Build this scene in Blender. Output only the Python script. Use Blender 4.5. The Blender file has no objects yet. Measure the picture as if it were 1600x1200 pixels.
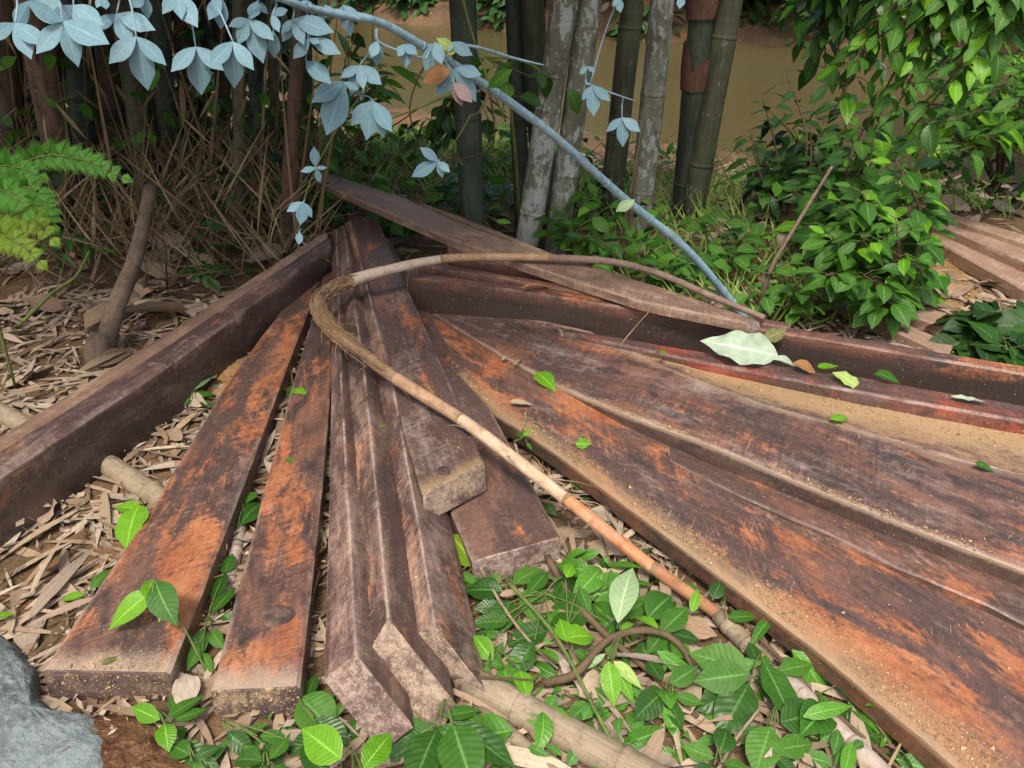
import bpy, math, random
import numpy as np
from mathutils import Vector, Matrix, noise
S = bpy.context.scene
COL = S.collection
R = math.radians
# ---------------------------------------------------------------- camera
CAM_H = 1.4
PITCH = R(28)
FPX = 1256.0
cd = bpy.data.cameras.new('camera'); cam = bpy.data.objects.new('camera', cd); COL.objects.link(cam)
cam.location = (0, 0, CAM_H); cam.rotation_euler = (R(90) - PITCH, 0, 0)
cd.sensor_width = 36; cd.lens = FPX / 1600 * 36; cd.clip_start = 0.05; cd.clip_end = 600
S.camera = cam
# ---------------------------------------------------------------- light
w = bpy.data.worlds.new('World'); S.world = w; w.use_nodes = True
wn = w.node_tree; wn.nodes.clear()
sky = wn.nodes.new('ShaderNodeTexSky'); sky.sky_type = 'NISHITA'; sky.sun_disc = False
SUN_DIR = Vector((-0.10, -0.62, 1.0)).normalized()      # towards the sun
sky.sun_elevation = math.asin(SUN_DIR.z); sky.sun_rotation = math.atan2(SUN_DIR.x, SUN_DIR.y)
sky.dust_density = 6.0; sky.air_density = 1.0; sky.ozone_density = 0.6
bg = wn.nodes.new('ShaderNodeBackground'); bg.inputs[1].default_value = 0.11
wo = wn.nodes.new('ShaderNodeOutputWorld')
wn.links.new(sky.outputs[0], bg.inputs[0]); wn.links.new(bg.outputs[0], wo.inputs[0])
sd = bpy.data.lights.new('sun', 'SUN'); sd.energy = 1.5; sd.angle = R(10.0); sd.color = (1.0, 0.93, 0.83)
sun = bpy.data.objects.new('sun', sd); COL.objects.link(sun)
sun.rotation_euler = SUN_DIR.to_track_quat('Z', 'Y').to_euler()
S.view_settings.view_transform = 'Standard'; S.view_settings.look = 'None'
S.view_settings.gamma = 1.0; S.view_settings.use_curve_mapping = False
S.view_settings.exposure = 0.85
# ---------------------------------------------------------------- pixel of the photograph (1600 x 1200) -> world
def ray(px, py):
    a = (px - 800) / FPX; b = -(py - 600) / FPX
    return Vector((a, math.cos(PITCH) + b * math.sin(PITCH), -math.sin(PITCH) + b * math.cos(PITCH)))
EYE = Vector((0, 0, CAM_H))
def P(px, py, z=0.0):
    d = ray(px, py); return EYE + d * ((z - CAM_H) / d.z)
def D(px, py, Y):
    d = ray(px, py); return EYE + d * (Y / d.y)
WATER_Z = -0.8
def shore(x): return 12.3 - 0.75 * x if x < 4 else 9.3 - 0.2 * (x - 4)
def gz(x, y):
    t = (y - 4.6) / max(0.5, shore(x) - 4.6)
    z = 0.0
    if t > 0:
        t = min(t, 2.0); z = -0.8 * (t * t * (3 - 2 * t) if t < 1 else 1 + (t - 1) * 0.6)
    far = y - (shore(x) + 16 - 0.12 * x)
    if far > 0: z = max(z, -1.3 + far * 0.75) if far < 4 else -1.3 + 3 + (far - 4) * 0.28
    return z + 0.018 * noise.noise(Vector((x * 2.1, y * 2.1, 0))) + (0.05 * noise.noise(Vector((x * .6, y * .6, 3))) if y > 4.4 else 0)
def G(px, py):
    z = 0.0
    for _ in range(12):
        p = P(px, py, z); z = 0.5 * z + 0.5 * gz(p.x, p.y)
    return Vector((p.x, p.y, gz(p.x, p.y)))
# ---------------------------------------------------------------- node helpers
class NT:
    def __init__(s, name):
        s.m = bpy.data.materials.new(name); s.m.use_nodes = True; s.t = s.m.node_tree; s.t.nodes.clear()
        s.out = s.t.nodes.new('ShaderNodeOutputMaterial')
    def n(s, typ, ins=None, **props):
        nd = s.t.nodes.new(typ)
        for k, v in props.items(): setattr(nd, k, v)
        for k, v in (ins or {}).items(): s.set(nd.inputs[k], v)
        return nd
    def set(s, sock, v):
        if isinstance(v, bpy.types.NodeSocket): s.t.links.new(v, sock)
        elif isinstance(v, bpy.types.Node): s.t.links.new(v.outputs[0], sock)
        else:
            if hasattr(sock.default_value, '__len__') and len(sock.default_value) == 4 and len(v) == 3: v = (*v, 1)
            sock.default_value = v
    def coord(s, which='Object'): return s.n('ShaderNodeTexCoord').outputs[which]
    def mapping(s, v, scale=(1, 1, 1), rot=(0, 0, 0), loc=(0, 0, 0)):
        return s.n('ShaderNodeMapping', {0: v, 'Location': loc, 'Rotation': rot, 'Scale': scale}).outputs[0]
    def noise(s, v, scale, detail=4, rough=.6, dist=0):
        return s.n('ShaderNodeTexNoise', {'Vector': v, 'Scale': scale, 'Detail': detail, 'Roughness': rough, 'Distortion': dist}).outputs[0]
    def ramp(s, f, stops):
        nd = s.n('ShaderNodeValToRGB', {0: f}); e = nd.color_ramp.elements
        while len(e) < len(stops): e.new(0.5)
        for i, (p, c) in enumerate(stops):
            e[i].position = p; e[i].color = (*c, 1) if hasattr(c, '__len__') else (c, c, c, 1)
        return nd.outputs[0]
    def mr(s, f, a, b, c=0., d=1.): return s.n('ShaderNodeMapRange', {0: f, 1: a, 2: b, 3: c, 4: d}).outputs[0]
    def math(s, op, a, b=0.0, c=0.0):
        nd = s.n('ShaderNodeMath', operation=op); s.set(nd.inputs[0], a); s.set(nd.inputs[1], b); s.set(nd.inputs[2], c); return nd.outputs[0]
    def mix(s, f, a, b, mode='MIX'):
        nd = s.n('ShaderNodeMix', data_type='RGBA', blend_type=mode); s.set(nd.inputs[0], f); s.set(nd.inputs[6], a); s.set(nd.inputs[7], b); return nd.outputs[2]
    def bsdf(s, col, rough=.7, spec=.3, height=None, bstr=.4, bdist=.004):
        b = s.n('ShaderNodeBsdfPrincipled', {'Base Color': col, 'Roughness': rough, 'Specular IOR Level': spec})
        if height is not None:
            s.set(b.inputs['Normal'], s.n('ShaderNodeBump', {'Height': height, 'Strength': bstr, 'Distance': bdist}))
        return b.outputs[0]
    def done(s, sh): s.set(s.out.inputs[0], sh); return s.m

def wood_mat(name, seed, dark=(.10, .062, .052), mid=(.225, .11, .075), orange=(.43, .175, .075), grey=(.38, .275, .21),
             d=.5, o=.5, g=.4, dust=None, sawrot=62, purple=.4, dustcol=(.44, .31, .17), black=.5, fl=.5, side=1.0, edge=.5):
    """rough chainsawn tropical hardwood. d/o/g: how much dark, fresh orange and grey dusty skin; dust: list of (axis, c0, c1, strength)"""
    n = NT(name); c = n.mapping(n.coord(), loc=(seed * 3.1, seed * 1.7, seed))
    sub = lambda f: n.math('SUBTRACT', f, .5)
    add = lambda *a: a[0] if len(a) == 1 else n.math('ADD', a[0], add(*a[1:]))
    mul = lambda a, k: n.math('MULTIPLY', a, k)
    fine = n.noise(n.mapping(c, (7, 55, 55), rot=(0, 0, R(6))), 1.0, 6, .72)
    sawb = n.noise(n.mapping(n.mapping(c, rot=(0, 0, R(sawrot))), (5, 85, 22)), 1.0, 6, .72, .35)
    sawm = n.noise(c, 4.0, 4, .6, .5)
    saw = add(.5, mul(sub(sawb), n.mr(sawm, .38, .62, .25, 1.2)))
    grit = n.noise(c, 210, 3, .75); grit2 = n.noise(c, 55, 5, .75)
    rag = add(mul(sub(grit2), .16), mul(sub(saw), .24), mul(sub(fine), .12))
    blot = add(n.noise(n.mapping(c, (1.2, 3.4, 3.4)), 1.7, 7, .66, .4), mul(rag, .8))
    col = n.mix(n.mr(blot, .58 - .28 * d, .74 - .28 * d), dark, mid)
    pur = add(n.noise(n.mapping(c, (1.5, 3, 3), loc=(7, 3, 1)), 2.2, 6, .65), mul(rag, .5))
    col = n.mix(n.mr(pur, .50, .66, 0, purple), col, (.115, .074, .07))
    om = add(n.noise(n.mapping(c, (1.3, 3.6, 3.6), loc=(2, 9, 4)), 2.0, 8, .68, .5), mul(rag, 1.1))
    ocol = n.mix(n.mr(n.noise(c, 9, 5, .7), .35, .65), tuple(x * f for x, f in zip(orange, (.72, .58, .6))), tuple(min(1, x * 1.12) for x in orange))
    col = n.mix(n.mr(om, .655 - .24 * o, .745 - .24 * o, 0, .92), col, ocol)
    gm = add(n.noise(n.mapping(c, (1.6, 4.5, 4.5), loc=(5, 5, 8)), 2.4, 7, .7), mul(rag, 1.3))
    col = n.mix(n.mr(gm, .72 - .3 * g, .98 - .3 * g, 0, .85), col, grey)
    bm = add(n.noise(n.mapping(c, (2.6, 7, 7), loc=(1, 2, 3)), 2.6, 8, .72, .6), mul(rag, .9))
    col = n.mix(n.mr(bm, .68 - .22 * black, .76 - .22 * black, 0, .78), col, (.042, .034, .036))
    tone = add(mul(fine, .35), mul(saw, .3), mul(grit2, .35))
    col = n.mix(1.0, col, n.ramp(tone, [(.34, .58), (.5, .98), (.66, 1.42)]), 'MULTIPLY')
    col = n.mix(1.0, col, n.ramp(grit, [(.3, .84), (.5, 1.0), (.7, 1.18)]), 'MULTIPLY')
    scr = n.noise(n.mapping(n.mapping(c, rot=(0, 0, R(sawrot + 24))), (16, 260, 60)), 1.0, 3, .6)
    col = n.mix(n.mr(add(scr, mul(sub(sawm), .3)), .67, .73, 0, fl), col, (.52, .44, .36))
    if side < 1:      # side faces darkened in the colour, standing in for shade
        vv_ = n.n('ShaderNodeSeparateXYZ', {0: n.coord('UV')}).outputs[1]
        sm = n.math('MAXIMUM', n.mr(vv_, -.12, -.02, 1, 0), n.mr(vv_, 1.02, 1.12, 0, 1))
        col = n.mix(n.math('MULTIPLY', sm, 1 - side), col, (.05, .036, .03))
    speck = n.noise(c, 150, 2, .5)
    col = n.mix(n.mr(speck, .70, .74, 0, .8), col, (.5, .4, .27))
    if edge:          # worn, bruised arrises
        ve = n.n('ShaderNodeSeparateXYZ', {0: n.coord('UV')}).outputs[1]
        de = n.math('MINIMUM', n.math('ABSOLUTE', n.math('SUBTRACT', ve, .01)), n.math('ABSOLUTE', n.math('SUBTRACT', ve, .99)))
        em = n.math('MULTIPLY', n.mr(n.noise(n.mapping(c, (3, 3, 3), loc=(9, 1, 4)), 2.6, 5, .7), .40, .60), n.mr(add(de, mul(sub(n.noise(c, 26, 6, .75)), .12)), .0, .04, 1, 0))
        col = n.mix(mul(em, edge), col, (.44, .35, .29))
    if dust:
        uv = n.coord('UV'); sx = n.n('ShaderNodeSeparateXYZ', {0: uv}); u, v = sx.outputs[0], sx.outputs[1]
        wob = n.noise(n.mapping(c, (2.5, 6, 6)), 2.5, 7, .75)
        for (axis, c0, c1, st) in dust:
            k = u if axis == 'u' else v; w_ = abs(c1 - c0)
            m = n.mr(add(k, mul(sub(wob), 1.5 * w_)), c0, c1, 1, 0)
            m = mul(m, n.mr(v, -.2, -.03, .1, 1))
            m = mul(m, n.mr(add(mul(grit, .5), mul(grit2, .5), mul(m, .42), mul(sub(wob), .5)), .55, .74, 0, st))
            col = n.mix(m, col, n.mix(grit, tuple(x * .5 for x in dustcol), tuple(min(1, x * 1.4) for x in dustcol)))
    h = add(mul(saw, .6), mul(fine, .5), mul(grit2, .3))
    return n.done(n.bsdf(col, n.mr(add(gm, mul(sub(saw), .5)), .3, .7, .32, .66), .5, h, .5, .006))

def end_mat(name, seed, dustcol=(.48, .36, .2), darkcol=(.055, .042, .046), amt=.5, patch=.5):
    n = NT(name); c = n.mapping(n.coord(), loc=(seed, seed * 2, seed * 3))
    big = n.noise(c, 11, 6, .68); grit = n.noise(c, 260, 4, .75); g2 = n.noise(c, 70, 5, .7); saw = n.noise(n.mapping(c, (30, 14, 160)), 1, 5, .7)
    col = n.mix(n.mr(big, .38, .64), darkcol, (.20, .13, .10))
    a = n.math('ADD', big, n.math('MULTIPLY', n.math('SUBTRACT', grit, .5), .5)); a = n.math('ADD', a, n.math('MULTIPLY', n.math('SUBTRACT', g2, .5), .8))
    m = n.mr(a, .74 - .4 * amt, .98 - .4 * amt)
    col = n.mix(m, col, n.mix(grit, tuple(x * .68 for x in dustcol), tuple(min(1, x * 1.12) for x in dustcol)))
    col = n.mix(n.mr(n.math('ADD', n.noise(c, 6, 6, .7), n.math('MULTIPLY', n.math('SUBTRACT', g2, .5), .4)), .60, .66, 0, patch), col, (.46, .26, .08))
    col = n.mix(1.0, col, n.ramp(grit, [(.3, .84), (.5, 1.0), (.7, 1.18)]), 'MULTIPLY')
    ringd = n.noise(n.mapping(c, (4, 60, 60), rot=(R(35), 0, 0)), 1.0, 4, .6, .6); col = n.mix(1.0, col, n.ramp(ringd, [(.3, .8), (.7, 1.12)]), 'MULTIPLY')
    return n.done(n.bsdf(col, .8, .25, n.math('ADD', n.math('ADD', saw, n.math('MULTIPLY', grit, .4)), g2), .6, .005))

def leaf_mat(name, a, b, rough=.45, trans=.25, veins=9, vein=.2, spec=.4, lift=1.5, bump=.3):
    n = NT(name)
    rnd = n.math('FRACT', n.math('ADD', n.n('ShaderNodeObjectInfo').outputs['Random'], n.n('ShaderNodeNewGeometry').outputs['Random Per Island']))
    sx = n.n('ShaderNodeSeparateXYZ', {0: n.coord('UV')})
    t = n.math('ABSOLUTE', n.math('MULTIPLY', n.math('SUBTRACT', sx.outputs[1], .5), 2.0))
    wv = n.math('FRACT', n.math('SUBTRACT', n.math('MULTIPLY', sx.outputs[0], float(veins)), n.math('MULTIPLY', t, 1.6)))
    tri = n.math('ABSOLUTE', n.math('SUBTRACT', wv, .5))           # 0.5 at the vein
    vm = n.mr(tri, .40, .5, 0, vein); mid = n.mr(t, .03, .09, .7, 0)
    col = n.mix(rnd, a, b)
    blot = n.noise(n.mapping(n.coord('UV'), (3, 2, 1)), 2.5, 4)
    col = n.mix(n.mr(blot, .35, .75, 0, .45), col, tuple(x * .55 for x in a))
    light = tuple(min(1, x * lift + (.05 if lift > 1.2 else 0)) for x in b)
    col = n.mix(n.math('MAXIMUM', vm, mid), col, light)
    col = n.mix(n.mr(n.noise(n.coord('UV'), 16, 2), .70, .74, 0, .6), col, (.10, .07, .03))
    bs = n.bsdf(col, rough, spec, n.math('MULTIPLY', tri, -1.0), bump, .004)
    if trans:
        tr = n.n('ShaderNodeBsdfTranslucent', {0: n.mix(.5, col, (b[0] * 1.5, b[1] * 1.4, b[2]))})
        bs = n.n('ShaderNodeMixShader', {0: trans, 1: bs, 2: tr.outputs[0]}).outputs[0]
    return n.done(bs)

def random_mat(name, stops, rough=.8, streak=0, bump=.3):
    n = NT(name)
    rnd = n.math('FRACT', n.math('ADD', n.n('ShaderNodeObjectInfo').outputs['Random'], n.n('ShaderNodeNewGeometry').outputs['Random Per Island']))
    k = len(stops)
    col = n.ramp(rnd, [(i / (k - 1), s) for i, s in enumerate(stops)])
    c = n.coord('UV'); st = n.noise(n.mapping(c, (2, 22, 1)), 1.0, 4); bl = n.noise(n.coord('Object'), 30, 4)
    col = n.mix(1.0, col, n.ramp(st, [(.3, .65), (.7, 1.25)]), 'MULTIPLY')
    col = n.mix(n.mr(bl, .55, .75, 0, .5), col, tuple(x * .4 for x in stops[0]))
    return n.done(n.bsdf(col, rough, .2, st, bump, .003))

def culm_mat(name, base, base2, lichen=.5, lichcol=(.46, .5, .46), seed=0, rough=.6):
    n = NT(name); c = n.mapping(n.coord(), loc=(seed, seed * 2.3, 0))
    st = n.noise(n.mapping(c, (14, 14, 1.2)), 3, 4); bl = n.noise(c, 6, 5, .65)
    col = n.mix(n.mr(bl, .35, .65), base, base2)
    col = n.mix(1.0, col, n.ramp(st, [(.3, .7), (.7, 1.25)]), 'MULTIPLY')
    v = n.noise(n.mapping(c, (1, 1, .55)), 30, 6, .68, .4)
    pat = n.math('ADD', v, n.math('MULTIPLY', n.math('SUBTRACT', n.noise(c, 2.2, 3), .5), .5))
    col = n.mix(n.mr(pat, .78 - .3 * lichen, .83 - .3 * lichen, 0, .85), col, n.mix(n.noise(c, 60, 2), tuple(x * .65 for x in lichcol), lichcol))
    col = n.mix(n.mr(n.noise(n.mapping(c, loc=(4, 4, 4)), 14, 4, .7), .58, .68, 0, .6), col, (.03, .035, .022))
    return n.done(n.bsdf(col, rough, .3, n.math('ADD', v, st), .4, .004))

def bark_mat(name, a, b, sx=2., rough=.8, spots=None):
    n = NT(name); c = n.coord('UV')
    st = n.noise(n.mapping(c, (sx, 9, 1)), 4, 5, .7); bl = n.noise(n.coord('Object'), 12, 4)
    col = n.mix(n.mr(n.math('ADD', n.math('MULTIPLY', st, .6), n.math('MULTIPLY', bl, .4)), .38, .62), a, b)
    dirt = n.noise(n.coord('Object'), 34, 6, .72); col = n.mix(n.mr(dirt, .50, .66, 0, .6), col, tuple(x * .45 for x in a))
    pale = n.noise(n.coord('Object'), 15, 5, .7); col = n.mix(n.mr(pale, .56, .70, 0, .4), col, tuple(min(1, x * 1.35) for x in b))
    if spots:
        sp = n.noise(n.mapping(c, (55, 5, 1)), 1.2, 2, .5); col = n.mix(n.mr(sp, .64, .68, 0, .85), col, spots)
    return n.done(n.bsdf(col, rough, .25, st, .45, .003))

# ---------------------------------------------------------------- object helpers
def tag(o, label=None, cat=None, group=None, kind=None):
    for k, v in (('label', label), ('category', cat), ('group', group), ('kind', kind)):
        if v: o[k] = v
    return o
def link(o, parent=None):
    COL.objects.link(o)
    if parent is not None: o.parent = parent
    return o
def thing(name, label, cat, loc=(0, 0, 0), group=None, mw=None):
    o = bpy.data.objects.new(name, None); o.empty_display_size = .05
    if mw is not None: o.matrix_basis = mw
    else: o.location = loc
    link(o); return tag(o, label, cat, group, 'thing')
class MB:
    def __init__(s): s.v = []; s.f = []; s.uv = []
    def add(s, vs, fs, uvs):
        k = len(s.v); s.v += [tuple(v) for v in vs]; s.f += [tuple(i + k for i in f) for f in fs]; s.uv += uvs
    def tube(s, pts, radii, n=8, cap=True, squash=1.0, wob=0.0, seed=0):
        pts = [Vector(p) for p in pts]; L = len(pts)
        if not hasattr(radii, '__len__'): radii = [radii] * L
        t0 = (pts[1] - pts[0]).normalized(); ref = Vector((0, 0, 1)) if abs(t0.z) < .9 else Vector((1, 0, 0))
        nx = t0.cross(ref).normalized(); vs = []; us = []; d = 0
        for i, p in enumerate(pts):
            t = (pts[min(i + 1, L - 1)] - pts[max(i - 1, 0)]).normalized()
            nx = (nx - t * nx.dot(t)).normalized(); ny = t.cross(nx)
            if i: d += (p - pts[i - 1]).length
            for k in range(n):
                a = 2 * math.pi * k / n; r = radii[i]
                if wob: r *= 1 + wob * noise.noise(Vector((math.cos(a) * 1.5 + seed, math.sin(a) * 1.5, d * 9)))
                vs.append(p + nx * (math.cos(a) * r) + ny * (math.sin(a) * r * squash)); us.append((d * 3, k / n))
        fs = []
        for i in range(L - 1):
            for k in range(n):
                k2 = (k + 1) % n; fs.append((i * n + k, i * n + k2, (i + 1) * n + k2, (i + 1) * n + k))
        if cap: fs.append(tuple(range(n - 1, -1, -1))); fs.append(tuple((L - 1) * n + k for k in range(n)))
        s.add(vs, fs, us)
    def inst(s, tpl, M):
        s.add([M @ Vector(v) for v in tpl[0]], tpl[1], tpl[2])
    def mesh(s, name, smooth=True, sharp=None):
        me = bpy.data.meshes.new(name); me.from_pydata(s.v, [], s.f)
        if s.uv:
            l = me.uv_layers.new(name='UVMap'); idx = np.zeros(len(me.loops), dtype=np.int32); me.loops.foreach_get('vertex_index', idx)
            l.data.foreach_set('uv', np.asarray(s.uv, dtype=np.float32)[idx].ravel())
        if smooth: me.polygons.foreach_set('use_smooth', [True] * len(me.polygons))
        me.update()
        if sharp: me.set_sharp_from_angle(angle=R(sharp))
        return me
    def build(s, name, mat, parent=None, smooth=True, sharp=None):
        me = s.mesh(name, smooth, sharp); me.materials.append(mat)
        return link(bpy.data.objects.new(name, me), parent)
def curve(pts, n=12):
    """Catmull-Rom through pts"""
    pts = [Vector(p) for p in pts]
    if len(pts) == 2: return [pts[0].lerp(pts[1], i / n) for i in range(n + 1)]
    q = [pts[0] * 2 - pts[1]] + pts + [pts[-1] * 2 - pts[-2]]; out = []
    for i in range(1, len(q) - 2):
        for k in range(n):
            t = k / n; a, b, c, d = q[i - 1], q[i], q[i + 1], q[i + 2]
            out.append(.5 * ((2 * b) + (c - a) * t + (2 * a - 5 * b + 4 * c - d) * t * t + (3 * b - a - 3 * c + d) * t ** 3))
    return out + [pts[-1]]
def frame(p, d, nrm, s=1.0):
    x = Vector(d).normalized(); n = Vector(nrm); y = n.cross(x)
    if y.length < 1e-4: y = Vector((0.3, 1, .2)).cross(x)
    y.normalize(); z = x.cross(y)
    return Matrix(((x.x * s, y.x * s, z.x * s, p[0]), (x.y * s, y.y * s, z.y * s, p[1]), (x.z * s, y.z * s, z.z * s, p[2]), (0, 0, 0, 1)))
def leaf_tpl(width=.42, nseg=6, fold=.25, droop=.18, peak=.42, tip=1.0, twist=0.0, cols=2, stalk=.08, wave=0.0):
    """leaf of length 1 along +X, face up. returns verts, faces, uvs"""
    vs, us, fs = [], [], []; nc = 2 * cols + 1
    for i in range(nseg + 1):
        u = i / nseg
        pw = math.log(.5) / math.log(peak)
        w = width * .5 * max(0.0, math.sin(math.pi * u ** pw)) ** .85
        if u > .7: w *= 1 - .35 * tip * ((u - .7) / .3)
        if i == 0: w = width * .02
        if i == nseg: w = width * .006
        x = stalk + (1 - stalk) * u; z = -droop * u * u + .25 * droop * u
        for k in range(nc):
            a = (k - cols) / cols; tw = twist * u * a * w
            vs.append((x, a * w, z + fold * abs(a) * w - fold * .45 * abs(a) ** 2 * w + tw + wave * w * math.sin(u * 19 + abs(a) * 3) * abs(a)))
            us.append((u, .5 + .5 * a))
    for i in range(nseg):
        for k in range(nc - 1): fs.append((i * nc + k, i * nc + k + 1, (i + 1) * nc + k + 1, (i + 1) * nc + k))
    return vs, fs, us
def tpl_mesh(tpl, name, mat):
    b = MB(); b.add(*tpl); me = b.mesh(name); me.materials.append(mat); return me
def put(name, me, M, parent=None):
    o = bpy.data.objects.new(name, me)
    if parent is not None: o.parent = parent
    o.matrix_basis = M; COL.objects.link(o); return o

# ---------------------------------------------------------------- materials
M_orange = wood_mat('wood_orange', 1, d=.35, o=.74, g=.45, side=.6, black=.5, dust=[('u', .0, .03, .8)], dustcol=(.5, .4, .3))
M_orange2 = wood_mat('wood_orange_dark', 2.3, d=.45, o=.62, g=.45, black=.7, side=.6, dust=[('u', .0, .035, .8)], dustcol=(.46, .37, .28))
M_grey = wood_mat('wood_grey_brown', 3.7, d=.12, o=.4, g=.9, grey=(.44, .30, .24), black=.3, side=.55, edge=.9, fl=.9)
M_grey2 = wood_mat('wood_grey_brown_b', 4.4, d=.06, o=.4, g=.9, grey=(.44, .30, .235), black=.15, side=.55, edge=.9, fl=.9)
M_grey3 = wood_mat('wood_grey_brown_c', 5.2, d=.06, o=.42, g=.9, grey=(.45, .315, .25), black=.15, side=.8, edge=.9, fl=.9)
M_flat = wood_mat('wood_flat_board', 6.6, d=.2, o=.33, g=.68, grey=(.36, .28, .24), black=.3, dust=[('u', .0, .03, .7)])
M_dark = wood_mat('wood_dark', 7.1, d=.45, o=.25, g=.42, mid=(.18, .1, .075), black=.5)
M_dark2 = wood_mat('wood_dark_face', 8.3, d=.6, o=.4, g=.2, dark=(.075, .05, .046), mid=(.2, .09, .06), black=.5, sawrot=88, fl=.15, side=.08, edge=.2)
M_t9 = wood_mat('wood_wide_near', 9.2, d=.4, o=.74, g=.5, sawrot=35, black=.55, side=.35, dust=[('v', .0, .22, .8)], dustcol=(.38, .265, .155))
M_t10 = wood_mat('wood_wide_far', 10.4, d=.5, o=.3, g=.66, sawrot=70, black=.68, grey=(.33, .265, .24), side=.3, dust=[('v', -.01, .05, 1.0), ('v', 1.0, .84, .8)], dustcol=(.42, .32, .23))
M_t11 = wood_mat('wood_dusty', 11.8, d=.55, o=.3, g=.35, black=.6, dust=[('v', .55, -.25, 1.0)], dustcol=(.42, .28, .15))
M_red = wood_mat('wood_red', 12.9, d=.35, o=.6, g=.3, orange=(.33, .075, .04), mid=(.19, .07, .05), black=.6)
M_light = wood_mat('wood_light_brown', 13.5, d=.0, o=.15, g=.8, dark=(.22, .14, .1), mid=(.37, .25, .18), grey=(.48, .335, .225), purple=.05, black=.05, fl=.2)
M_far = wood_mat('wood_far_pile', 14.6, d=.1, o=.2, g=.7, dark=(.34, .22, .16), mid=(.45, .3, .21), grey=(.58, .45, .35), purple=.1, black=.15)
M_end = end_mat('sawn_end_dusty', 1, amt=.34, patch=.1, dustcol=(.6, .47, .27))
M_end2 = end_mat('sawn_end_tan', 2, amt=.85, dustcol=(.44, .34, .255), darkcol=(.13, .09, .075), patch=.9)
M_end3 = end_mat('sawn_end_brown', 3, amt=.85, dustcol=(.44, .34, .29), darkcol=(.12, .08, .07), patch=.3)
M_knot = end_mat('knot_wood', 4, amt=.05, darkcol=(.03, .024, .026), patch=0)
n = NT('sawdust'); cc = n.coord()
M_saw = n.done(n.bsdf(n.ramp(n.n('ShaderNodeNewGeometry').outputs['Random Per Island'], [(0, (.24, .15, .08)), (.5, (.42, .28, .14)), (1, (.56, .42, .24))]), .9, .1))
n = NT('soil'); cc = n.coord()
b1 = n.noise(cc, 1.3, 6, .65); b2 = n.noise(cc, 14, 5, .7); b3 = n.noise(cc, 90, 3, .6)
col = n.mix(n.mr(b1, .38, .62), (.13, .085, .05), (.24, .15, .08))
col = n.mix(n.mr(n.noise(n.mapping(cc, loc=(3, 8, 0)), .9, 4), .55, .65, 0, .8), col, (.34, .18, .075))
col = n.mix(1.0, col, n.ramp(b2, [(.3, .6), (.7, 1.3)]), 'MULTIPLY')
col = n.mix(n.mr(b3, .6, .7, 0, .6), col, (.08, .05, .03))
col = n.mix(.35, col, (.12, .085, .055))
M_soil = n.done(n.bsdf(col, .95, .1, n.math('ADD', b2, n.math('MULTIPLY', b3, .5)), .8, .02))
n = NT('river_water'); cc = n.coord()
wv = n.noise(n.mapping(cc, (1, 2.2, 1)), 2.2, 3, .5)
M_water = n.done(n.bsdf(n.mix(n.noise(cc, .35, 3), (.10, .082, .035), (.13, .105, .046)), .16, .35, n.math('ADD', wv, n.noise(n.mapping(cc, (1, 3, 1)), 9, 3)), .25, .03))
n = NT('grey_rock'); cc = n.coord()
r1 = n.noise(cc, 9, 6, .65); r2 = n.noise(cc, 60, 4, .7)
col = n.mix(n.mr(r1, .4, .62), (.09, .11, .105), (.22, .265, .275)); col = n.mix(n.mr(r2, .5, .62, 0, .6), col, (.3, .34, .34))
col = n.mix(n.mr(n.noise(cc, 130, 2), .6, .66, 0, .7), col, (.11, .12, .1))
M_rock = n.done(n.bsdf(col, .85, .25, n.math('ADD', r1, r2), .7, .012))
n = NT('rust_soil'); cc = n.coord()
r1 = n.noise(cc, 12, 5, .65); r2 = n.noise(cc, 90, 3, .7)
col = n.mix(n.mr(r1, .4, .6), (.09, .04, .025), (.19, .105, .055)); col = n.mix(n.mr(r2, .58, .66, 0, .6), col, (.36, .24, .09))
M_rust = n.done(n.bsdf(col, .95, .1, n.math('ADD', r1, r2), .9, .015))

M_leaf_bright = leaf_mat('leaf_bright', (.11, .31, .012), (.2, .47, .025), .4, .3, 11)
M_leaf_mid = leaf_mat('leaf_mid', (.042, .14, .016), (.09, .235, .028), .5, .25, 10, .2, .28)
M_leaf_deep = leaf_mat('leaf_deep', (.024, .085, .010), (.05, .145, .018), .35, .2, 9)
M_leaf_dark = leaf_mat('leaf_dark', (.014, .048, .008), (.028, .08, .013), .45, .2, 8)
M_leaf_pale = leaf_mat('leaf_pale_underside', (.28, .42, .2), (.36, .5, .27), .6, .2, 9, .2)
M_leaf_blue = leaf_mat('leaf_blue', (.16, .30, .36), (.235, .395, .465), .6, .12, 10, .03, .25, 1.12, .06)
M_leaf_fern = leaf_mat('leaf_fern', (.05, .20, .015), (.10, .32, .025), .5, .3, 8)
M_leaf_fern2 = leaf_mat('leaf_fern_yellow', (.12, .24, .012), (.24, .36, .02), .5, .3, 8)
M_leaf_yel = leaf_mat('leaf_yellow_green', (.42, .6, .16), (.5, .66, .2), .5, .2, 8, .2)
M_leaf_mint = leaf_mat('leaf_mint', (.40, .52, .38), (.46, .58, .43), .7, .1, 7, .15)
M_leaf_brown = random_mat('leaf_brown', [(.30, .13, .05), (.36, .18, .08)], .6)
M_leaf_purple = random_mat('leaf_dead_purplish', [(.30, .2, .2), (.34, .25, .26)], .6)
M_litter = random_mat('dry_litter', [(.14, .09, .055), (.43, .33, .22), (.22, .15, .10), (.54, .44, .32), (.33, .22, .14), (.48, .40, .32), (.26, .2, .15), (.40, .33, .26)], .8, .3)
M_straw = random_mat('dry_straw', [(.08, .055, .03), (.26, .19, .1), (.14, .1, .055), (.1, .07, .04), (.36, .28, .16)], .8)
M_grass = random_mat('green_grass', [(.08, .2, .025), (.18, .36, .05), (.34, .44, .12), (.12, .27, .035)], .6)
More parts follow.
